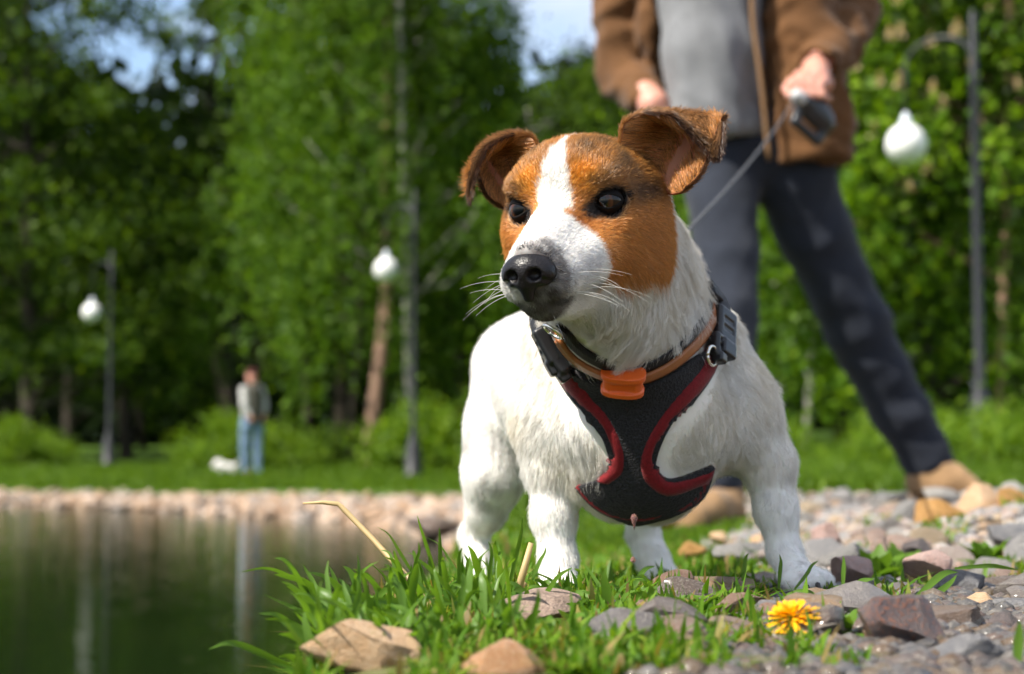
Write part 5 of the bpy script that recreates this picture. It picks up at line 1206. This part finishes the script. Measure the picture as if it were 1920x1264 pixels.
HERO = [(a, b, (336.0 / (b + .62 * h2 - 850) if D < 1.8 else D), w, h2, m_, l_) for a, b, D, w, h2, m_, l_ in HERO]
hm_ = [rock_mesh(100 + i, 4, 13, .05)[0] for i in range(9)]
for i, (px, py, D, hw, hh_, mt, lb) in enumerate(HERO):
    c = P(px, py, D); me = hm_[i % 9]; o = bpy.data.objects.new('rock', me); link(o); o.location = c
    if not me.materials: me.materials.append(mt)
    o.material_slots[0].link = 'OBJECT'; o.material_slots[0].material = mt
    o.scale = (PX(hw, D) * 1.05, PX(hw, D) * .95, PX(hh_, D) * 1.1); o.rotation_euler = (0, random.uniform(-.15, .15), (i * 2.4) % 6.28); tag(o, lb, 'rock', 'rocks on the shore')
pm = [rock_mesh(200 + i, 3, 12, .05)[0] for i in range(14)]
for m_ in pm: m_.materials.append(M_PEB)
def off_rocks(x, y, px):
    zz = ground_z(x, y); py = proj(np.stack([x, y, zz + .006], -1))[..., 1]; ok = np.ones(x.shape, bool)
    for (hx_, hy_, hD, hw_, hh2, _m, _l) in HERO[:21]: ok &= ~((((px - hx_) / (hw_ * .92)) ** 2 + ((py - hy_ - 6) / (hh2 * 1.05)) ** 2 < 1) & (y < hD + .03))
    return ok
def stony(n, x0, x1, y0, y1, cond, rs):
    out = []
    while len(out) < n:
        k = n * 3; y = y0 * (y1 / y0) ** rs.random(k); px = rs.uniform(x0, x1, k); x = (px - PW / 2) / FPX * y; ok = cond(x, y, px, rs.random(k)); out += [(a, b) for a, b, c in zip(x, y, ok) if c]
    return np.array(out[:n])
rs = np.random.default_rng(90)
near_c = lambda x, y, px, u: (lawn_w(x, y) < .4 + .25 * u) & (shore_dist(x, y) > .06) & ~((np.abs(px - 1270) < 250) & (y > 1.15) & (y < 1.7) & (u < .8))
far_c = lambda x, y, px, u: (shore_dist(x, y) > -.15) & (shore_dist(x, y) < np.interp(y, [9, 14, 20], [.5, .9, 1.3]))
Pn = stony(170, 1180, 1960, .82, 5.2, lambda x, y, px, u: near_c(x, y, px, u) & off_rocks(x, y, px), rs); Pf = stony(130, 20, 900, 10, 22, far_c, rs)
def put_stone(x, y, r, k):
    o = bpy.data.objects.new('stone', pm[k % 14]); link(o, ground); o.location = (x, y, float(ground_z(x, y)) + r * .25); o.scale = (r * rs.uniform(.8, 1.3), r * rs.uniform(.8, 1.3), r * rs.uniform(.5, .85)); o.rotation_euler = (rs.normal() * .2, rs.normal() * .2, rs.random() * 6.28)
for k, (x, y) in enumerate(Pn): put_stone(x, y, (.007 + .021 * rs.random() ** 2) * (1 + .40 * min(2.0, max(0, y - 1.2))), k)
for k, (x, y) in enumerate(Pf):
    put_stone(x, y, rs.uniform(.03, .085), k)
M_PNEAR = stone_mat('pebble_damp', (.070, .052, .042), (.18, .13, .10), (.27, .24, .20), True, ramp=[(0, (.12, .11, .11)), (.18, (.20, .12, .085)), (.36, (.10, .075, .065)), (.5, (.24, .15, .075)), (.64, (.17, .15, .14)), (.78, (.21, .11, .07)), (.9, (.23, .20, .17))])
M_PFAR = stone_mat('bank_boulder', (.22, .15, .11), (.38, .28, .21), (.44, .38, .32), ramp=[(0, (.36, .25, .17)), (.2, (.30, .17, .09)), (.4, (.30, .27, .25)), (.55, (.42, .31, .23)), (.7, (.20, .15, .12)), (.8, (.40, .24, .13))])
for o in [q for q in ground.children if q.name.startswith('stone')]:
    mt_ = M_PNEAR if o.location.y < 1.55 else (M_PFAR if o.location.y > 8 else None)
    if mt_ is not None: o.material_slots[0].link = 'OBJECT'; o.material_slots[0].material = mt_
small = [rock_mesh(300 + i, 1, 6)[1:] for i in range(6)]
def gravel(pts, rfun, name, label, parent):
    VV, FF, o_ = [], [], 0
    for k, (x, y) in enumerate(pts):
        V, Fc = small[k % 6]; r = rfun(y); a = rs.random() * 6.28; ca, sa = math.cos(a), math.sin(a)
        W = V * np.array([r, r * rs.uniform(.6, 1.1), r * rs.uniform(.45, .8)]); W = np.stack([W[:, 0] * ca - W[:, 1] * sa, W[:, 0] * sa + W[:, 1] * ca, W[:, 2]], 1) + np.array([x, y, float(ground_z(x, y)) + r * .25])
        VV.append(W); FF.append(np.array(Fc) + o_); o_ += len(V)
    o = mesh_obj(name, np.vstack(VV), np.vstack(FF), M_GRAV, parent, False); o['kind'] = 'stuff'; return o
g1 = np.vstack([stony(3000, 1150, 1980, .72, 2.4, near_c, rs), stony(2600, 1150, 1980, 2.4, 5.4, near_c, rs)])
M_GWET = stone_mat('gravel_damp', (.035, .028, .024), (.095, .075, .060), (.17, .15, .13), True, sc=60, isl=True, ramp=[(a_, [q * .36 for q in c_]) for a_, c_ in RMP])
nearm = g1[:, 1] < 1.55
M_DRYG = M_GRAV; M_GRAV = M_GWET; gravel(g1[nearm], lambda y: rs.uniform(.0035, .010), 'gravel', None, ground); M_GRAV = M_DRYG
gravel(g1[~nearm], lambda y: rs.uniform(.0035, .010) * (1 + .35 * max(0, y - 1.3)), 'gravel', None, ground)
M_GRAV = stone_mat('bank_stones', (.22, .15, .11), (.36, .27, .21), (.42, .36, .30), sc=6, isl=True, ramp=[(0, (.36, .26, .19)), (.2, (.28, .17, .10)), (.4, (.30, .27, .25)), (.55, (.40, .31, .24)), (.7, (.16, .13, .11)), (.8, (.38, .24, .14))])
gravel(stony(1300, -60, 930, 9.5, 23, far_c, rs), lambda y: rs.uniform(.02, .07), 'gravel', None, ground)

# ------------------------------------------------------------------ grass, weeds, flower
GM_BLADE = leaf_mat('grass_blade', (.034, .105, .008), (.075, .165, .018), (.115, .205, .026), .42, .02, .42, (.30, .26, .10))
GM_TURF = leaf_mat('turf_blade', (.042, .108, .008), (.080, .175, .011), (.140, .230, .016), .40, .015, .5, (.26, .19, .07))
GM_DRY = leaf_mat('dry_straw', (.42, .30, .13), (.50, .37, .18), (.58, .45, .24), .25, .03, .5)
def blade(pts, w, n=11, twist=0.0, fold_=.28, flip=0.0):
    """one long grass leaf through photo points (px, py, D)"""
    p = catmull([P(*q) for q in pts], n); T = np.gradient(p, axis=0); T /= np.linalg.norm(T, axis=1, keepdims=True); t = np.linspace(0, 1, n)
    vw = CAM - p; vw /= np.linalg.norm(vw, axis=1, keepdims=True); base_ = vw * math.cos(flip) + np.array([0, 0, 1.0]) * math.sin(flip)
    S = np.cross(T, base_); S /= np.maximum(np.linalg.norm(S, axis=1, keepdims=True), 1e-6); N = np.cross(S, T)
    a = twist * t; S2_ = S * np.cos(a)[:, None] + N * np.sin(a)[:, None]; N2 = np.cross(S2_, T)
    ww = (w * np.minimum(1, .45 + 1.6 * t) * (1 - t ** 2.6) + .0002)[:, None]
    V = np.stack([p - S2_ * ww + N2 * ww * fold_, p, p + S2_ * ww + N2 * ww * fold_], 1).reshape(-1, 3)
    Fc = [(i * 3 + j, i * 3 + j + 1, i * 3 + j + 4, i * 3 + j + 3) for i in range(n - 1) for j in (0, 1)]
    return V, Fc
def tuft(name, label, blades, cat='grass'):
    e = empty(name, P(*blades[0][0][0]))
    for pts, w, tw, fl, mt in blades: mesh_obj('blade', *blade(pts, w, 11, tw, .28, fl), mt, e)
    return tag(e, label, cat, None)
rb = random.Random(5)
def B(root, tip, D0, D1, w, bow=0.0, tw=.4, fl=None, mt=None, side=0.0):
    w *= .46; mx = root[0] * .45 + tip[0] * .55 + side; my = root[1] * .45 + tip[1] * .55 - bow
    ln0 = math.hypot(tip[0] - root[0], tip[1] - root[1]); dr = rb.uniform(0, .10) * ln0 if ln0 > 70 else 0; n1x, n1y = root[0] * .2 + tip[0] * .8, root[1] * .2 + tip[1] * .8
    return ([(root[0], root[1], D0), (mx, my, (D0 + D1) / 2), (n1x, n1y - bow * .6, D1 * .8 + D0 * .2), (tip[0] + rb.uniform(-.06, .06) * ln0, tip[1] + dr, D1)], w, tw * rb.choice((-1, 1)), rb.uniform(0, .7) if fl is None else fl, mt or GM_BLADE)
L1 = [B((832, 1125), (777, 956), 1.14, 1.10, .0030), B((792, 1105), (712, 977), 1.16, 1.12, .0032), B((827, 1125), (824, 988), 1.13, 1.12, .0028), B((948, 1130), (984, 969), 1.12, 1.10, .0030),
      B((660, 1150), (507, 1074), 1.08, 1.02, .0045, 14), B((640, 1130), (462, 1057), 1.12, 1.05, .0022, 10), B((655, 1205), (485, 1114), 1.02, .96, .0042, 8), B((635, 1262), (492, 1132), .98, .93, .0045, 6),
      B((580, 1268), (391, 1198), .95, .90, .0042, 10), B((610, 1275), (526, 1222), .93, .90, .0046, 2), B((700, 1160), (582, 1067), 1.08, 1.04, .0042, 8), B((660, 1262), (545, 1076), .98, .94, .0050, 4),
      B((668, 1200), (627, 1087), 1.03, 1.0, .0046), B((750, 1150), (665, 1061), 1.12, 1.08, .0034, 4), B((762, 1140), (690, 1052), 1.13, 1.09, .0052, 6), B((880, 1205), (672, 1123), 1.0, .96, .0058, 22),
      B((912, 1150), (924, 1007), 1.12, 1.11, .0026), B((862, 1140), (860, 1020), 1.13, 1.12, .0030), B((878, 1140), (876, 1035), 1.12, 1.11, .0026), B((742, 1245), (702, 1125), .96, .94, .0050),
      B((890, 1150), (902, 1030), 1.12, 1.1, .0028), B((900, 1225), (1095, 1222), .86, .85, .0038, 36, .2, .5), B((930, 1190), (860, 1090), 1.02, 1.0, .0046), B((705, 1270), (640, 1140), .93, .91, .0052),
      B((800, 1260), (770, 1150), .93, .92, .0050), B((850, 1255), (905, 1160), .93, .92, .0046), B((960, 1210), (1010, 1140), .97, .95, .0046), B((760, 1210), (640, 1150), 1.0, .96, .0048, 12)]
for i in range(230):
    x = rb.uniform(590, 985); f = (x - 590) / 395; y = rb.uniform(1150 - 30 * f, 1275); D0 = .105 / max(.02, (y - 850) / FPX) * rb.uniform(.98, 1.04); D0 = min(max(D0, .86), 1.18); ln = rb.uniform(45, 165); an = math.radians(rb.gauss(118 - 32 * f, 26))
    if any(((x - r_[0]) / (r_[3] * .9)) ** 2 + ((y - 12 - r_[1]) / (r_[4])) ** 2 < 1 and D0 < r_[2] + .02 for r_ in HERO[:4]): continue
    L1.append(B((x, y), (x + ln * math.cos(an), y - ln * math.sin(an)), D0, D0 - rb.uniform(-.02, .06), rb.uniform(.0018, .0050), rb.uniform(-6, 22), rb.uniform(.2, 1.3)))
tuft('grass_tuft', 'tall tuft of long grass leaves hanging over the water left of the dog\'s paws', L1)
L2 = [B((1150, 1185), (1130, 1060), 1.06, 1.05, .0068, 0, .6), B((1140, 1190), (1060, 1130), 1.05, 1.0, .0052, 10), B((1120, 1200), (1010, 1170), 1.0, .97, .0050, 14), B((1180, 1210), (1090, 1050), 1.08, 1.1, .0030, 10), B((1160, 1180), (1260, 1130), 1.05, 1.02, .0040, 16),
      B((1120, 1215), (980, 1195), .98, .95, .0058, 14), B((1150, 1225), (1065, 1190), .97, .94, .0062, 10), B((1180, 1230), (1240, 1160), .97, .95, .0052, 8), B((1100, 1235), (1190, 1205), .93, .92, .0058, 18), B((1200, 1170), (1330, 1120), 1.08, 1.06, .0036, 18),
      B((1390, 1110), (1400, 1030), 1.2, 1.2, .0030), B((1250, 1150), (1175, 1110), 1.1, 1.08, .0042, 12), B((1130, 1170), (1195, 1100), 1.08, 1.06, .0046, 4)]
for i in range(170):
    x = rb.uniform(985, 1250); y = rb.uniform(1130, 1265); D0 = min(max(.105 / ((y - 850) / FPX), .86), 1.2); ln = rb.uniform(40, 115); an = math.radians(rb.choice((rb.gauss(150, 25), rb.gauss(40, 28), rb.gauss(95, 25))))
    if any(((x - r_[0]) / (r_[3] * .9)) ** 2 + ((y - 12 - r_[1]) / (r_[4])) ** 2 < 1 and D0 < r_[2] + .02 for r_ in HERO[:4]): continue
    L2.append(B((x, y), (x + ln * math.cos(an), y - ln * math.sin(an) * .75), D0, D0 - rb.uniform(-.03, .05), rb.uniform(.0030, .0058), rb.uniform(4, 22)))
tuft('grass_tuft', 'sprawling broad leaved grass in the foreground below the dog\'s chest', L2)
L3 = [B((1700, 1140), (1795, 1065), 1.16, 1.2, .0058, 10, .1), B((1705, 1145), (1800, 1078), 1.15, 1.18, .0050, -4, .1), B((1790, 1066), (1905, 1068), 1.2, 1.22, .0034, 6), B((1580, 1110), (1583, 1042), 1.2, 1.2, .0034, 0), B((1575, 1120), (1640, 1085), 1.15, 1.15, .0040, 8), B((1570, 1215), (1575, 1120), .95, .95, .0036, 0), B((1460, 1105), (1465, 1040), 1.2, 1.2, .0030), B((1490, 1105), (1530, 1045), 1.2, 1.2, .0028, -6), B((1420, 1150), (1540, 1110), 1.1, 1.1, .0040, 14), B((1450, 1140), (1590, 1130), 1.08, 1.08, .0040, 16), B((1620, 1130), (1560, 1100), 1.12, 1.12, .0036, 8), B((1905, 1275), (1912, 1160), .78, .78, .0052, 0)]
tuft('grass_tuft', 'loose long grass leaves around the splayed paw and between the stones', L3)
def straw(pts, r0, r1, label):
    p = catmull([P(*q) for q in pts], 24) if len(pts) > 3 else np.array([P(*q) for q in pts]); e = mesh_obj('dry_stalk', *tube(p, np.linspace(r0, r1, len(p)), 7), GM_DRY); return tag(e, label, 'straw', 'dry grass stalks')
p_ = [(845, 1195, 1.08), (775, 1095, 1.12), (700, 1012, 1.14), (640, 950, 1.15), (634, 945, 1.15), (605, 942, 1.15), (568, 944, 1.15)]
e = mesh_obj('dry_stalk', *tube(np.array([P(*q) for q in p_]), np.array([.0022, .0021, .0019, .0018, .0016, .0013, .0006]), 7), GM_DRY); tag(e, 'long pale dry stalk kinked at its top, leaning out over the pond', 'straw', 'dry grass stalks')
straw([(966, 1128, 1.13), (982, 1070, 1.13), (996, 1018, 1.13)], .0030, .0018, 'short upright dry stalk beside the dog\'s front leg'); straw([(872, 1160, 1.03), (920, 1166, 1.02), (962, 1176, 1.0)], .0022, .0014, 'thin brown stalk lying across the taupe rock')
straw([(946, 1140, 1.14), (985, 1092, 1.14)], .0026, .0015, 'small slanting dry stalk stub next to the upright one')
def many_blades(R, ln, w, rs, k=4, lean=.55, out=None):
    n = len(R); a = rs.random(n) * 6.28; d = np.stack([np.cos(a), np.sin(a), np.zeros(n)], 1); le = np.abs(rs.normal(0, lean, n))[:, None]; t = np.linspace(0, 1, k)[None, :, None]
    p = R[:, None] + ln[:, None, None] * (np.array([0, 0, 1.0]) * t * (1 - .35 * le[:, None] * t) + d[:, None] * le[:, None] * t ** 1.7); sd = np.stack([-np.sin(a + rs.normal(0, .6, n)), np.cos(a), np.zeros(n)], 1); sd /= np.linalg.norm(sd, axis=1, keepdims=True)
    ww = w[:, None, None] * np.array([.75, 1.0, .75, .06])[None, :, None] if k == 4 else w[:, None, None] * np.array([.9, .8, .06])[None, :, None]
    V = np.stack([p - sd[:, None] * ww, p + sd[:, None] * ww], 2).reshape(n, -1, 3); b = np.arange(n)[:, None] * (2 * k)
    Q = np.concatenate([b + np.array([2 * i, 2 * i + 1, 2 * i + 3, 2 * i + 2]) for i in range(k - 1)], 0); return V.reshape(-1, 3), Q
rs = np.random.default_rng(123)
def scatter(n, x0, x1, y0, y1, cond):
    q = stony(n, x0, x1, y0, y1, cond, rs); return np.stack([q[:, 0], q[:, 1], ground_z(q[:, 0], q[:, 1]) - .002], 1)
R1 = scatter(11000, 900, 1420, .73, 1.35, lambda x, y, px, u: (u < smoothstep(1480, 1180, px) + .25) & (shore_dist(x, y) > .12) & off_rocks(x, y, px))
R2 = scatter(3600, 1180, 1700, .74, 1.5, lambda x, y, px, u: (np.sin(px * .021 + y * 9) + np.sin(px * .05 - y * 21) + u > 1.0) & (shore_dist(x, y) > .1) & off_rocks(x, y, px))
R3 = scatter(9000, 560, 1000, .71, 1.35, lambda x, y, px, u: (shore_dist(x, y) > .09) & off_rocks(x, y, px))
R4 = scatter(9000, 850, 1560, 1.35, 3.2, lambda x, y, px, u: (lawn_w(x, y) > .45 * u + .15) & (shore_dist(x, y) > .1))
R5 = scatter(3200, 1300, 1920, 1.3, 3.0, lambda x, y, px, u: (np.sin(px * .03 + y * 5) + np.sin(px * .017 - y * 7) > .8))
RR = np.vstack([R1, R2, R3, R4, R5]); n = len(RR); dy = RR[:, 1]
V, Q = many_blades(RR, rs.uniform(.005, .017, n) * (1 + .30 * np.maximum(0, dy - 1.35)) * np.where(rs.random(n) < .06, 1.9, 1.0), rs.uniform(.0010, .0026, n) * (1 + .3 * np.maximum(0, dy - 1.3)), rs, 4, 1.0)
turf = mesh_obj('turf', V, Q, GM_TURF, None); tag(turf, 'short green turf on the bank under the dog', 'grass', kind='stuff')
R6 = scatter(11000, 850, 2000, 3.2, 9.0, lambda x, y, px, u: (lawn_w(x, y) > .3 + .4 * u)); R7 = scatter(9000, 600, 2000, 8.0, 20, lambda x, y, px, u: (lawn_w(x, y) > .5)); R8 = scatter(15000, -60, 1000, 18.5, 34, lambda x, y, px, u: (lawn_w(x, y) > .5))
RR = np.vstack([R6, R7, R8]); n = len(RR); dy = RR[:, 1]
V, Q = many_blades(RR, rs.uniform(.03, .07, n) * (1 + .03 * dy) * np.where(dy < 5, .3, 1.0), rs.uniform(.002, .004, n) * (1 + .22 * dy), rs, 3, .6)
GM_LAWN = leaf_mat('lawn_blade', (.040, .085, .006), (.072, .135, .009), (.112, .180, .012), .40, .01, .5)
lawn = mesh_obj('lawn_grass', V, Q, GM_LAWN, None); tag(lawn, 'mown lawn grass round the pond', 'grass', kind='stuff')
# leafy weeds
GM_WEED = leaf_mat('weed_leaf', (.050, .120, .014), (.085, .170, .020), (.130, .215, .030), .40, .012, .5)
def weed(px, D, n, size, label, seed, name='leafy_weed'):
    rs_ = random.Random(seed); c = on_ground(px, D); e = empty(name, c)
    for i in range(n):
        a = rs_.random() * 6.28; el = rs_.uniform(.25, 1.25); L = size * rs_.uniform(.6, 1.15); d = np.array([math.cos(a) * math.cos(el), math.sin(a) * math.cos(el), math.sin(el)]); sd = np.array([-math.sin(a), math.cos(a), 0]); up2 = np.cross(d, sd); m_ = 9; V, Fc = [], []
        for j in range(m_):
            t = j / (m_ - 1); p = c + d * L * t - np.array([0, 0, 1]) * L * .38 * t ** 2 * (1.2 - el * .5); w_ = L * .19 * math.sin(math.pi * min(1, (.04 + .96 * t)) ** .8) * (1 + .30 * math.sin(t * 21 + i)) + .0004
            V += [p - sd * w_ + up2 * w_ * .25, p, p + sd * w_ + up2 * w_ * .25]
            if j: Fc += [((j - 1) * 3 + q, (j - 1) * 3 + q + 1, j * 3 + q + 1, j * 3 + q) for q in (0, 1)]
        mesh_obj('leaf', V, Fc, GM_WEED, e)
    return tag(e, label, 'weed', 'leafy weeds among the stones')
weed(1640, 1.62, 34, .050, 'bushy leafy weed right behind the splayed paw', 1); weed(1690, 1.68, 20, .046, 'leafy weed against the dark blocky stone', 2); weed(1845, 1.72, 26, .048, 'leafy weed among the gravel near the right edge', 3); weed(1300, .98, 16, .030, 'small leafy weed in the turf left of the dandelion', 4); weed(1255, .90, 14, .028, 'low leafy weed at the bottom edge in the turf', 5); weed(1570, .90, 12, .026, 'small leafy weed between dandelion and conglomerate rock', 6); weed(1120, 2.4, 16, .05, 'blurred leafy weed under the dog\'s chest', 7); weed(1370, 1.55, 10, .03, 'tiny leafy weed between the dog\'s front legs', 8)
# dandelion
fc_ = P(1486, 1158, .885); dn_ = np.array([-.30, -.30, .90]); dn_ /= np.linalg.norm(dn_); d1 = np.cross(dn_, [1.0, 0, 0]); d1 /= np.linalg.norm(d1); d2 = np.cross(dn_, d1)
dand = empty('dandelion', on_ground(1490, .89)); rd = random.Random(9); V, Fc = [], []
for i in range(120):
    q = rd.random() ** .6; a = rd.random() * 6.28; L = .0060 + .0098 * q; el = 1.25 * (1 - q) + rd.gauss(0, .10) - .12 * (q > .8); d = (math.cos(a) * d1 + math.sin(a) * d2) * math.cos(el) + dn_ * math.sin(el); sd = np.cross(d, dn_ + .2 * d1); sd /= np.linalg.norm(sd); w_ = .0011; b = len(V)
    for t, k in ((0, .5), (.45, 1), (.9, 1.05), (1, .6)): p = fc_ + d * L * t - dn_ * .0016 * t * t * q; V += [p - sd * w_ * k, p + sd * w_ * k]
    Fc += [(b + 2 * j, b + 2 * j + 1, b + 2 * j + 3, b + 2 * j + 2) for j in range(3)]
YEL = leaf_mat('dandelion_petal', (.72, .36, .008), (.80, .45, .010), (.85, .55, .02), .3, .02)
mesh_obj('petals', V, Fc, YEL, dand)
V, Fc = [], []
for i in range(14):
    a = i * 6.28 / 14; d = math.cos(a) * d1 + math.sin(a) * d2; sd = np.cross(d, dn_); b = len(V)
    for t, k in ((0, .6), (.5, 1), (1, .1)): p = fc_ - dn_ * (.008 - .008 * t) + d * (.0025 + .003 * t); V += [p - sd * .0011 * k, p + sd * .0011 * k]
    Fc += [(b + 2 * j, b + 2 * j + 1, b + 2 * j + 3, b + 2 * j + 2) for j in range(2)]
mesh_obj('bracts', V, Fc, GM_WEED, dand); mesh_obj('stem', *tube(catmull([on_ground(1495, .89) - np.array([0, 0, .004]), fc_ - dn_ * .02 + np.array([.002, 0, -.004]), fc_ - dn_ * .004], 10), .0016, 8), GM_WEED, dand)
tag(dand, 'open yellow dandelion flower in the turf at the lower right', 'flower')
# water dripping from the harness
dp = P(1189, 974, 1.245); V, Fc = lathe([(.0003, -.0075), (.0008, -.005), (.0016, -.002), (.0026, .001), (.0020, .003), (.0005, .004)], 14, dp)
glass = NT('water_drop'); glass.base((.85, .42, .38)).set(rough=.02, trans=.85, ior=1.33); glass.bump(glass.noise(50, 1, .5, glass.coord()), .01, .001)
tag(mesh_obj('water_drop', V, Fc, glass.m), 'water drop hanging from the bottom of the harness', 'water drop', 'dripping water')
V, Fc = lathe([(.0002, -.0022), (.0014, -.0015), (.0021, 0), (.0014, .0016), (.0002, .0024)], 14, P(1187, 1050, 1.245)); tag(mesh_obj('water_drop', V, Fc, glass.m), 'small falling water drop below the harness', 'water drop', 'dripping water')
